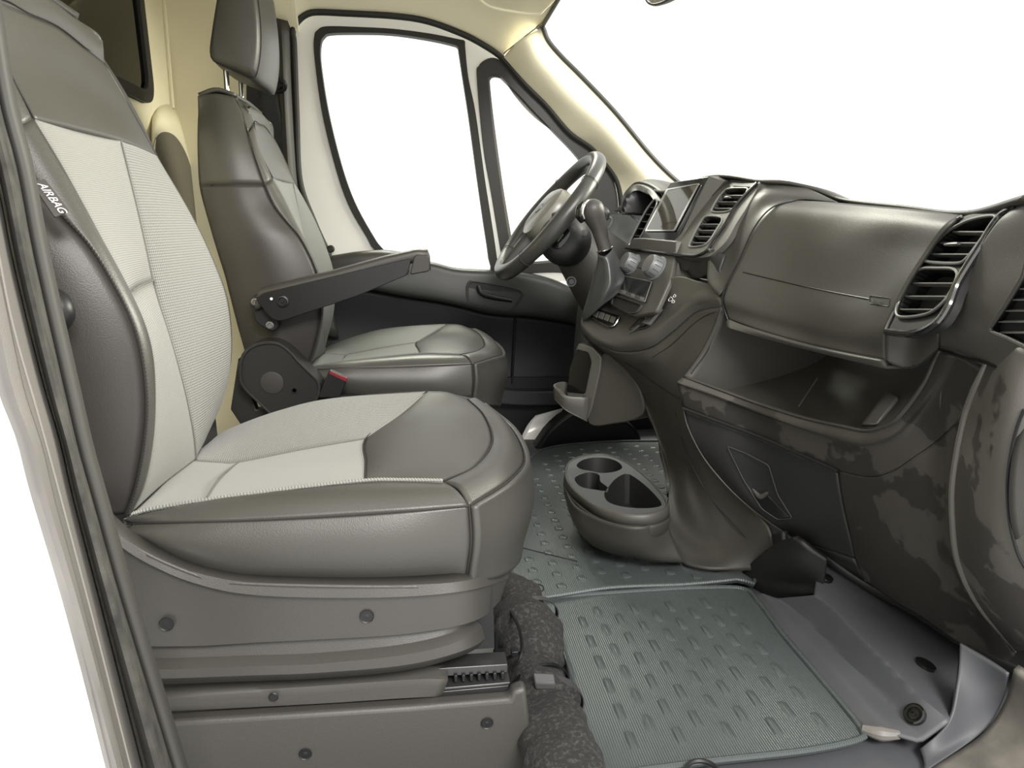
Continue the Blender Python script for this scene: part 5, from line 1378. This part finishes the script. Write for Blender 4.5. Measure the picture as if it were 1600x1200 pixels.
# upper right: band between vent and dash end
RB = [[(1589, 322, -.76), (1600, 318, -.78), (1640, 308, -.83)],
      [(1560, 345, -.745), (1600, 345, -.79), (1650, 345, -.84)],
      [(1530, 388, -.725), (1580, 395, -.78), (1640, 400, -.84)],
      [(1500, 440, -.70), (1550, 455, -.765), (1620, 470, -.84)],
      [(1485, 478, -.69), (1530, 500, -.75), (1600, 525, -.83)],
      [(1468, 505, -.67), (1515, 525, -.735), (1590, 548, -.82)],
      [(1468, 545, -.65), (1505, 556, -.70), (1562, 576, -.79), (1600, 600, -.82)][:3]]
dl('corner_panel', RB, PLAST_L, nu=50, nv=30, solid=.006)
RB2 = [[(1384, 516, -.585), (1428, 522, -.605), (1462, 508, -.66)],
       [(1383, 545, -.575), (1425, 552, -.60), (1466, 526, -.66)],
       [(1384, 566, -.575), (1422, 576, -.60), (1467, 544, -.65)]]
dl('vent_skirt', RB2, PLAST, nu=14, nv=20, solid=.006)
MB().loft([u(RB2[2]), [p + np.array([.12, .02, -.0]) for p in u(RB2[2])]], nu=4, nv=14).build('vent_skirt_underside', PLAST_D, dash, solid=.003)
sm = u([(1467, 545, -.653), (1500, 556, -.70), (1545, 567, -.762), (1575, 582, -.80), (1605, 603, -.835)])
MB().tube([p + np.array([-.003, -.004, 0]) for p in sm], .0022, n=40, k=6).build('corner_gap', PLAST_B, dash)
# side vent at the far right edge
SV = Plane(U(1547, 518, Y=-.800), U(1600, 541, Y=-.868), U(1600, 430, Y=-.868))
sv_ = [(1612, 400), (1598, 432), (1572, 475), (1549, 510), (1549, 518), (1575, 529), (1612, 546), (1640, 550), (1660, 420)]
vent('side_air_vent', SV, sv_, slatset(sv_, 8, .12, .92), r=.0025, rim=PLAST_L, depth=.010, label='side vent at the door end of the dashboard')

dl('stack_cheek', [[(1053, 398, -.034), (1070, 418, -.05), (1095, 436, -.09), (1128, 440, -.20)], [(1049, 425, -.04), (1065, 438, -.06), (1090, 446, -.11), (1126, 455, -.205)], [(1040, 462, -.05), (1062, 452, -.085), (1090, 452, -.125), (1125, 466, -.212)]], PLAST_L, nu=16, nv=20, solid=.004)
dl('shelf_wall', [[(1128, 478, -.219), (1190, 500, -.20), (1300, 535, -.19), (1400, 565, -.18)], [(1112, 520, -.198), (1180, 545, -.19), (1300, 590, -.185), (1400, 620, -.18)], [(1090, 560, -.183), (1165, 595, -.185), (1300, 650, -.185), (1400, 670, -.18)], [(1066, 592, -.18), (1140, 650, -.185), (1290, 710, -.185), (1400, 730, -.18)]], PLAST, nu=24, nv=30, solid=.004)
MB().box((.895, 0, .40), .05, 1.6, .58).build('dash_core', PLAST_B, dash)
# ================================================================ STEERING WHEEL
def rotframe(n, a):
    n = np.array(n, float); n /= np.linalg.norm(n); a = np.array(a, float); a -= n * np.dot(a, n); a /= np.linalg.norm(a)
    return n, a, np.cross(n, a)
WC = U(857, 338, Y=.385)
wu = np.array([.655, .0, .755]); wu /= np.linalg.norm(wu)
wn = np.array([-.755, -.05, .655]); wn /= np.linalg.norm(wn); wy = np.cross(wn, wu); wu = np.cross(wy, wn)
sw = thing('steering_wheel', 'black leather steering wheel with light horn pad in front of the driver seat', 'steering wheel', tuple(WC))
RW = .186
SWL = mat('wheel_leather', (.04, .04, .037), .34, bump=(700, .2))
m = MB(); rings = []
for i in range(96):
    t = i / 96 * 2 * math.pi
    d = math.cos(t) * wy + math.sin(t) * wu
    c = WC + d * RW
    r = .0195 + .0012 * math.cos(4 * t)
    rings.append([c + r * (math.cos(s) * d + math.sin(s) * wn * 1.05) for s in np.linspace(0, 2 * math.pi, 18, endpoint=False)])
m.grid(np.array(rings), cu=True, cv=True, face_cam=False, flip=False); m.fix = True
m.build('rim', SWL, sw, angle=80)
m = MB()
for t0 in (.6, 2.54, 3.9, 5.52):
    d = math.cos(t0) * wy + math.sin(t0) * wu
    c = WC + d * RW
    m.tube([c + .0205 * (math.cos(s) * d + math.sin(s) * wn * 1.05) for s in np.linspace(0, 2 * math.pi, 18, endpoint=False)], .0009, n=18, k=5, closed=True, smooth=False)
    m.build('rim_seam', STITCH, sw); m = MB()
def disc(c, n, a, ra, rb, prof, k=40, pw=1.0):
    """rounded plate: prof = [(height, scale)]"""
    n, a, b = rotframe(n, a); G = []
    for h, s in prof:
        row = []
        for t in np.linspace(0, 2 * math.pi, k, endpoint=False):
            ct, st = math.cos(t), math.sin(t)
            row.append(np.array(c) + n * h + s * (ra * np.sign(ct) * abs(ct) ** pw * a + rb * np.sign(st) * abs(st) ** pw * b))
        G.append(row)
    m = MB(); m.grid(np.array(G), cv=True, face_cam=False, flip=False); m.ngon(range(k)); m.ngon([(len(prof) - 1) * k + j for j in reversed(range(k))]); m.fix = True
    return m
disc(WC - wn * .012, wn, wy, .082, .078, [(-.03, .8), (0, 1.0), (.02, 1.0), (.034, .93), (.042, .75), (.045, .4)], pw=.75).build('horn_pad', mat('horn_pad_plastic', (.17, .165, .14), .28), sw)
disc(WC + wn * .034, wn, wy, .024, .016, [(-.004, 1), (.001, 1), (.002, .9)], k=30).build('horn_emblem', SILVER, sw, label='oval silver badge')
disc(WC - wn * .05, wn, wy, .085, .085, [(-.05, .62), (-.02, .9), (.01, 1.0), (.025, .96)], pw=.8).build('hub_cover', PLAST_D, sw)
for sgn in (-1, 1):
    a = WC + wy * sgn * .06 - wn * .018; b = WC + wy * sgn * (RW - .008) - wn * .004
    MB().tube([a, (a + b) / 2 + wu * .004, b], [.030, .022, .017], n=16, k=16, flat=.5, upv=wu).build('spoke', SWL, sw)
    disc(WC + wy * sgn * .115 - wn * .002 - wu * .004, wn, wy, .030, .026, [(-.02, .9), (.004, 1), (.009, .9), (.011, .7)], pw=.7).build('switch_pod', GLOSS, sw)
    for q in (-1, 1):
        disc(WC + wy * sgn * .115 + wn * .008 + wu * (q * .012 - .004), wn, wy, .016, .004, [(0, 1), (.002, .9)], pw=.6, k=20).build('pod_button', SILVER, sw)
a = WC - wu * .05 - wn * .02; b = WC - wu * (RW - .01) - wn * .004
MB().tube([a, (a + b) / 2, b], [.04, .032, .02], n=16, k=16, flat=.4, upv=wy).build('spoke', SWL, sw)
pn = np.array([-.35, -.93, .1]); pn /= np.linalg.norm(pn)
pc_ = U(876, 372, Y=.255)
MB().lathe(pc_ - pn * .075, pn, [(0, .066), (.03, .064), (.06, .056), (.071, .046), (.075, .034), (.075, 0)], 36).build('wheel_back_pod', PLAST_D, sw)
disc(pc_ + pn * .0005, pn, wu, .030, .017, [(0, 1), (.002, .96), (.003, .8)], pw=.75, k=32).build('back_switch', GLOSS, sw)
disc(pc_ + pn * .0035, pn, wu, .012, .0025, [(0, 1), (.001, .8)], pw=.75, k=20).build('switch_mark', SILVER, sw)
# column shroud belongs to the dash
sh_ = []
for h, ra, rb, dz in ((-.07, .07, .06, 0), (-.10, .085, .075, -.005), (-.17, .095, .095, -.02), (-.26, .10, .12, -.035), (-.34, .11, .15, -.05)):
    sh_.append([WC + wn * h + np.array([0, 0, dz]) + ra * math.cos(t) * wy + rb * math.sin(t) * wu for t in np.linspace(0, 2 * math.pi, 32, endpoint=False)])
m = MB(); m.grid(np.array(sh_), cv=True, face_cam=False, flip=False); m.ngon(range(32)); m.fix = True
m.build('column_shroud', PLAST, dash)
c = WC + wn * -.17 - wy * .096
for p in (U(893, 440, Y=.28),):
    MB().lathe(p, (-.3, -1, .1), [(0, .013), (.006, .013), (.006, .009), (.002, .007), (.002, 0)], 20).build('ignition_lock', GLOSS, dash)
for sy in (-1, 1):
    s0 = WC - wn * .09 + wy * sy * .05; s1 = WC - wn * .07 + wy * sy * .14 + wu * .01
    MB().tube([s0, s1], [.006, .008], n=8, k=10).build('stalk', PLAST_B, dash)

# ================================================================ GEAR LEVER
gl = thing('gear_lever', 'leather gear lever with chrome-ringed knob rising from a folded gaiter on the console', 'gear lever', tuple(U(940, 470, Y=.14)))
yg = .13
def blob(name, secs, material, parent, k=24, upv=(0, 1, 0), angle=60):
    """secs = [(px, py, half width px)] ellipses stacked along a line"""
    P = [U(x, y, Y=yg) for x, y, r in secs]; T = np.gradient(np.array(P), axis=0)
    G = []
    for p, t, (x, y, r) in zip(P, T, secs):
        t = t / np.linalg.norm(t); a = np.cross(t, (0, 1, 0)); a /= np.linalg.norm(a); b = np.cross(t, a)
        rr = r * (p[1] - CAM[1]) / F
        G.append([p + rr * (math.cos(s) * a + .85 * math.sin(s) * b) for s in np.linspace(0, 2 * math.pi, k, endpoint=False)])
    G = np.array(G)
    G = np.array([cr(G[:, j], 30) for j in range(k)]).transpose(1, 0, 2)
    m = MB(); m.grid(G, cv=True, face_cam=False, flip=False); m.ngon(range(k)); m.ngon([29 * k + j for j in reversed(range(k))]); m.fix = True
    return m.build(name, material, parent, angle=angle)
blob('knob', [(946, 391, 11), (941, 376, 11), (937, 360, 12.5), (932, 346, 15.5), (928, 334, 18), (924, 324, 17.5), (920, 316, 12), (919, 312, 5)], LEATHER_D, gl)
kb = MB().tube([U(920, 313, Y=yg - .008), U(913, 320, Y=yg - .015), U(910, 332, Y=yg - .018), U(913, 342, Y=yg - .018)], [.003, .0045, .0045, .003], n=16, k=10).build('chrome_strip', CHROME, gl)
MB().tube([U(914, 318, Y=yg), U(908, 326, Y=yg + .0), U(907, 338, Y=yg), U(911, 347, Y=yg)], [.008, .012, .012, .006], n=16, k=12).build('release_button', GLOSS, gl)
MB().tube([U(941, 326, Y=yg), U(947, 332, Y=yg), U(946, 344, Y=yg)], [.006, .009, .006], n=10, k=10).build('thumb_button', PLAST_B, gl)
MB().tube([U(933, 394, Y=yg), U(946, 391, Y=yg - .014), U(957, 386, Y=yg), U(946, 388, Y=yg + .014)], .0022, n=30, k=6, closed=True).build('collar', CHROME, gl)
# gaiter
k = 72
def cring(L, ripple=0, amp=0):
    C = cr([U(*p) for p in L], k, closed=True, even=False); c = C.mean(0)
    return np.array([c + (p - c) * (1 + amp * math.cos(ripple * i / k * 2 * math.pi)) for i, p in enumerate(C)])
Gt = [cring([(934, 396, .13), (945, 400, .113), (957, 388, .13), (946, 385, .147)]),
      cring([(934, 410, .135), (950, 412, .108), (964, 400, .13), (950, 398, .155)], 4, .05),
      cring([(928, 435, .15), (952, 440, .10), (973, 425, .13), (955, 410, .18)], 4, .08),
      cring([(919, 465, .17), (945, 458, .10), (975, 436, .12), (955, 420, .20)], 4, .06),
      cring([(911, 490, .185), (938, 476, .11), (974, 443, .12), (950, 430, .215)], 4, .03),
      cring([(911, 500, .19), (936, 482, .115), (975, 448, .12), (948, 440, .22)])]
G = np.array(Gt); G = np.array([cr(G[:, j], 30) for j in range(k)]).transpose(1, 0, 2)
m = MB(); m.grid(G, cv=True, face_cam=False, flip=False); m.fix = True
m.build('gaiter', mat('gaiter_leather', (.042, .044, .044), .34, bump=(500, .3)), gl, angle=60, solid=.002)

# ================================================================ FLOOR MATS
def matmesh(name, outline, z, pills, area_fn, material, lip=.006, label=None, cat='floor mat', th=.006):
    O = [U(x, y, Z=z) for x, y in outline]
    C = cr(O, 160, closed=True)
    root = thing(name, label, cat, (float(C[:, 0].mean()), float(C[:, 1].mean()), 0))
    m = MB().prism([p - np.array([0, 0, th]) for p in C], (0, 0, th))
    m.tube([p + np.array([0, 0, .001]) for p in C], .0045, n=0, k=8, closed=True, smooth=False)
    dx, dy, w, l = pills
    x0, x1 = C[:, 0].min(), C[:, 0].max(); y0, y1 = C[:, 1].min(), C[:, 1].max()
    poly = C[:, :2]
    def inside(x, y):
        c = False; n_ = len(poly); j = n_ - 1
        for i in range(n_):
            if (poly[i][1] > y) != (poly[j][1] > y) and x < (poly[j][0] - poly[i][0]) * (y - poly[i][1]) / (poly[j][1] - poly[i][1]) + poly[i][0]: c = not c
            j = i
        return c
    i = 0; x = x0
    while x < x1:
        y = y0 + (dy / 2 if i % 2 else 0)
        while y < y1:
            if all(inside(x + a * (w + .012), y + b * (l + .012) / 1.5) for a in (-1, 1) for b in (-1, 1)):
                ring_ = []
                for t in np.linspace(0, 2 * math.pi, 16, endpoint=False):
                    ct, st = math.cos(t), math.sin(t)
                    ring_.append(np.array([x + w / 2 * np.sign(ct) * abs(ct) ** .7, y + (l - w) / 2 * np.sign(st) * (1 if abs(st) > .05 else 0) + w / 2 * st, z]))
                c_ = np.array([x, y, z])
                b = len(m.v)
                up_ = [c_ + (p - c_) * .80 + np.array([0, 0, .0018]) for p in ring_]
                m.grid(np.array([ring_, up_]), cv=True, face_cam=False, flip=False)
                m.ngon([b + 16 + q for q in range(16)])
            y += dy
        x += dx; i += 1
    m.fix = True
    m.build('mat_sheet', material, root)
    return root
def ribmat(base):
    m = base.copy(); m.name = 'ribbed_mat_rubber'
    nt = m.node_tree; N = nt.nodes; L = nt.links
    b = [n for n in N if n.type == 'BSDF_PRINCIPLED'][0]
    tc = N.new('ShaderNodeTexCoord'); sp = N.new('ShaderNodeSeparateXYZ'); L.new(tc.outputs['Object'], sp.inputs[0])
    a = N.new('ShaderNodeMath'); a.operation = 'MULTIPLY'; a.inputs[1].default_value = 2 * math.pi / .0035; L.new(sp.outputs[0], a.inputs[0])
    s_ = N.new('ShaderNodeMath'); s_.operation = 'SINE'; L.new(a.outputs[0], s_.inputs[0])
    bp = N.new('ShaderNodeBump'); bp.inputs['Strength'].default_value = .35; bp.inputs['Distance'].default_value = .0008
    L.new(s_.outputs[0], bp.inputs['Height'])
    for l in list(b.inputs['Normal'].links): L.remove(l)
    L.new(bp.outputs[0], b.inputs['Normal'])
    return m
RIB = ribmat(MAT_R)
pm = matmesh('floor_mat', [(846, 938), (880, 933), (1000, 924), (1100, 919), (1162, 921), (1185, 942), (1225, 995), (1272, 1050), (1310, 1095), (1345, 1140), (1342, 1156), (1257, 1174), (1110, 1190), (1010, 1203), (930, 1212), (915, 1160), (898, 1080), (880, 1010), (862, 970)],
     .014, (.034, .062, .014, .040), None, RIB, label='grey ribbed rubber floor mat in the passenger footwell, nearest the camera')
dm = matmesh('floor_mat', [(799, 890), (812, 922), (838, 935), (954, 919), (1067, 914), (1150, 906), (1180, 900), (1150, 780), (1110, 700), (1000, 690), (860, 700), (818, 735), (806, 800)],
     .020, (.045, .05, .020, .026), None, RIB, label='grey rubber mat with short studs under the cup holder, on the driver side')
ez = .0205
def zring(cx, cy, r, sq=1.0, n=30):
    c = U(cx, cy, Z=ez)
    return [c + np.array([r * math.cos(t), r * math.sin(t), 0]) for t in np.linspace(0, 2 * math.pi, n, endpoint=False)]
MB().tube(zring(836, 919, .017), .0012, n=0, k=6, closed=True, smooth=False).build('stamped_emblem', PLAST_D, dm, label='stamped oval maker emblem')
c = U(836, 919, Z=ez)
m = MB()
for q in (-1, 0, 1): m.tube([c + np.array([q * .005 - .001, -.008, 0]), c + np.array([q * .005 + .001, .008, 0])], .001, n=2, k=6, smooth=False)
m.build('emblem_bars', PLAST_D, dm)
wr = MB().tube([U(800, 851, Z=.028), U(817, 856, Z=.028), U(860, 867, Z=.027), U(902, 877, Z=.026)], .0012, n=20, k=6).build('wire', PLAST_B)
tag(wr, 'thin straight black wire lying on the studded driver side mat', 'wire')

# ================================================================ KICK PANEL, SILL, OUTER FLOOR
kp = structroot('trim_8', tuple(U(1350, 1030, Y=-.55)), 'grey moulded kick panel beside the passenger mat')
k0 = [(1175, 928, -.33), (1194, 955, -.355), (1240, 1010, -.42), (1290, 1072, -.475), (1348, 1139, -.53), (1372, 1150, -.545)]
k1 = [(1215, 935, -.335), (1250, 960, -.37), (1300, 1010, -.43), (1360, 1070, -.49), (1420, 1128, -.545), (1437, 1160, -.565)]
k2 = [(1272, 930, -.345), (1305, 955, -.38), (1350, 1000, -.44), (1395, 1045, -.49), (1437, 1088, -.545), (1484, 1127, -.59)]
k3 = [(1285, 880, -.36), (1330, 900, -.40), (1380, 930, -.45), (1430, 955, -.50), (1470, 985, -.55), (1498, 1007, -.59)]
k4 = [(1285, 820, -.36), (1340, 840, -.40), (1400, 860, -.45), (1450, 890, -.50), (1490, 930, -.55), (1510, 960, -.59)]
def zfix(L, zs): return [U(x, y, Z=z) for (x, y, _), z in zip(L, zs)]
K0 = zfix(k0, [.012] * 6); K1 = zfix(k1, [.03, .03, .03, .03, .03, .022]); 
K2 = zfix(k2, [.075, .072, .07, .066, .060, .050])
k3 = [(1280, 866, -.38), (1330, 896, -.42), (1380, 926, -.455), (1430, 954, -.49), (1470, 982, -.525), (1502, 1004, -.555)]
K3 = [U(*p) for p in k3]
K4 = [p + np.array([.03, .04, .07]) for p in K3]
MB().loft([K0, [(a + b) / 2 + np.array([-.004, 0, .006]) for a, b in zip(K0, K1)], K1, K2, K3, K4], nu=60, nv=50, curve_cols=False).build('kick_panel', KICK, kp, solid=.004)
MB().tube([U(1348, 1139, Z=.018), U(1375, 1146, Z=.020), U(1405, 1148, Z=.020)], [.006, .010, .006], n=16, k=10).build('worn_edge', PILLAR, kp)
for px, py, X_ in ((1445, 1040, None), (1430, 1117, None), (1291, 905, None)):
    pass
KG = MB().loft([K0, [(a + b) / 2 + np.array([-.004, 0, .006]) for a, b in zip(K0, K1)], K1, K2, K3, K4], nu=120, nv=120, curve_cols=False).G
for px, py, r in ((1445, 1040, .0145), (1430, 1117, .0145), (1291, 905, .011)):
    p = on_grid(KG, px, py, .001); q = on_grid(KG, px + 12, py, .001); w = on_grid(KG, px, py + 14, .001)
    n = np.cross(q - p, w - p); n /= np.linalg.norm(n)
    if np.dot(n, CAM - p) < 0: n = -n
    MB().lathe(p + n * .0035, n, [(-.008, r), (.0008, r), (.002, r * .85), (.0012, r * .5), (.002, r * .3), (.002, 0)], 28).build('plug', GLOSS, kp)
# vinyl floor swelling right of the kick panel and the door sill
zr_ = lambda L: [U(x, y, Z=z) for x, y, z in L]
fl = [zr_([(1500, 1004, .13), (1497, 1065, .085), (1484, 1128, .045), (1437, 1170, .010)]),
      zr_([(1538, 1028, .125), (1532, 1085, .07), (1508, 1140, .028), (1444, 1190, .006)]),
      zr_([(1574, 1054, .12), (1567, 1095, .06), (1531, 1147, .022), (1442, 1206, .004)])]
MB().loft(fl, nu=20, nv=30).build('vinyl_flare', KICK, kp, solid=.004)
si = structroot('trim_9', tuple(U(1560, 1180, Z=.0)), 'scuffed metal door sill at the lower right corner')
s_ = [zr_([(1584, 1046, .13), (1570, 1095, .062), (1533, 1148, .022), (1442, 1209, .002), (1380, 1260, .0)]),
      zr_([(1650, 1085, .12), (1632, 1145, .06), (1600, 1205, .02), (1520, 1260, .0), (1460, 1310, -.0)]),
      zr_([(1770, 1130, .12), (1750, 1200, .06), (1700, 1270, .02), (1620, 1330, .0), (1540, 1380, -.0)])]
MB().loft(s_, nu=20, nv=30).build('sill_plate', SILL, si, solid=.01)
tb = MB().tube(zring(1098, 1206, .02), .003, n=0, k=6, closed=True, smooth=False)
struct(tb.build('trim_10', PLAST_D), 'round stamp in the vinyl floor')
# white outer body behind the near pillar
m = MB(); pts = [U(x, y, Y=-1.0) for x, y in ((-160, -300), (-30, 400), (10, 610), (66, 790), (150, 1080), (215, 1330))]
bs = [p for p in pts] + [np.array([-1.9, -1.0, pts[-1][2]]), np.array([-1.9, -1.0, pts[0][2]])]
m.prism(bs, (0, .02, 0)); struct(m.build('wall_right', WHITE), 'white body side outside the pillar')

# ================================================================ FELT BUNDLE in front of the seat box
fb = thing('felt_bundle', 'lumpy grey felt-wrapped wiring tied with black cable ties in front of the seat box', 'insulation bundle', tuple(U(860, 1100, Z=0)))
def lump(name, path, rad, seed, material=FELT, amp=.18, flat=.8, n=60, k=40):
    C = cr(path, n); T = np.gradient(C, axis=0); T /= np.linalg.norm(T, axis=1, keepdims=True)
    rr = np.interp(np.linspace(0, 1, n), np.linspace(0, 1, len(rad)), rad)
    G = []
    for i in range(n):
        a = np.cross(T[i], (0, 0, 1)); a /= np.linalg.norm(a); b = np.cross(T[i], a)
        row = []
        for t in np.linspace(0, 2 * math.pi, k, endpoint=False):
            d = math.cos(t) * a + flat * math.sin(t) * b
            q = Vector(tuple(C[i] * 14 + d * .9 + seed))
            f = 1 + amp * noise.noise(q) * 1.6 + amp * .4 * noise.noise(q * 3)
            p = C[i] + rr[i] * f * d
            p[2] = max(p[2], .004)
            row.append(p)
        G.append(row)
    m = MB(); m.grid(np.array(G), cv=True, face_cam=False, flip=False); m.ngon(range(k)); m.ngon([(n - 1) * k + j for j in reversed(range(k))]); m.fix = True
    return m.build(name, material, fb, angle=80)
lump('felt_lobe', [U(790, 915, Z=.05), U(815, 950, Z=.05), U(838, 975, Z=.04)], [.028, .045, .030], 3.1)
lump('felt_lobe', [U(800, 960, Z=.05), U(828, 1005, Z=.055), U(848, 1045, Z=.04)], [.045, .060, .035], 8.4)
lump('felt_lobe', [U(800, 1010, Z=.04), U(835, 1065, Z=.05), U(862, 1110, Z=.045)], [.030, .042, .042], 1.7)
lump('felt_lobe', [U(850, 1100, Z=.045), U(868, 1150, Z=.05), U(885, 1210, Z=.05), U(895, 1260, Z=.05)], [.034, .046, .046, .040], 5.2)
def strap(a, b, r, w, material=RUBBER, name='strap'):
    """band round a lobe"""
    c = (a + b) / 2; ax = b - a; ax = ax / np.linalg.norm(ax); a1 = np.cross(ax, (0, 0, 1)); a1 /= np.linalg.norm(a1); b1 = np.cross(ax, a1)
    G = [[c + ax * h + r * s * (math.cos(t) * a1 + .8 * math.sin(t) * b1) for t in np.linspace(0, 2 * math.pi, 36, endpoint=False)] for h, s in ((-w, 1), (-w, 1.05), (w, 1.05), (w, 1))]
    m = MB(); m.grid(np.array(G), cv=True, face_cam=False, flip=False); m.fix = True
    return m.build(name, material, fb, solid=.001)
strap(U(853, 1085, Z=.045), U(870, 1118, Z=.045), .044, .010, mat('strap_fabric', (.05, .05, .05), .6))
strap(U(828, 950, Z=.045), U(843, 975, Z=.045), .040, .007, MATS['strap_fabric'])
strap(U(840, 1065, Z=.05), U(850, 1080, Z=.05), .042, .004, PLAST_B)
MB().tube([U(795, 948, Z=.10), U(812, 985, Z=.115), U(815, 1020, Z=.11), U(802, 1045, Z=.09)], .0025, n=30, k=8).build('cable_tie', PLAST_B, fb)
MB().tube([U(775, 985, Z=.09), U(778, 1030, Z=.09), U(800, 1025, Z=.10), U(818, 1018, Z=.11)], .0022, n=30, k=8).build('cable_tie', PLAST_B, fb)
MB().box(U(804, 1019, Z=.115), .010, .012, .008).build('tie_head', PLAST_B, fb, bevel=.001)
MB().prism([U(832, 1050, Z=.10), U(866, 1052, Z=.10), U(868, 1068, Z=.09), U(836, 1068, Z=.09)], (0, 0, -.01)).build('fabric_tab', MATS['strap_fabric'], fb, bevel=.002)

# ================================================================ REAR VIEW MIRROR (only its lower edge is in the photo)
rv = thing('rear_view_mirror', 'dark lower edge of the rear view mirror at the top of the windshield', 'mirror', tuple(U(1052, 4, Y=.0)))
c = U(1052, -40, Y=.0)
m = disc(c, (-.96, -.2, -.1), (0, 1, 0), .115, .045, [(-.022, .7), (-.012, .95), (.0, 1.0), (.006, .97)], pw=.8, k=48); m.build('mirror_housing', PLAST_D, rv)
disc(c + np.array([-.96, -.2, -.1]) * .0062, (-.96, -.2, -.1), (0, 1, 0), .108, .040, [(0, 1), (.001, .98)], pw=.8, k=48).build('mirror_glass', CHROME, rv)
MB().tube([c + np.array([.02, 0, .0]), c + np.array([.06, 0, .06])], .012, n=8, k=12).build('mirror_stem', PLAST_D, rv)
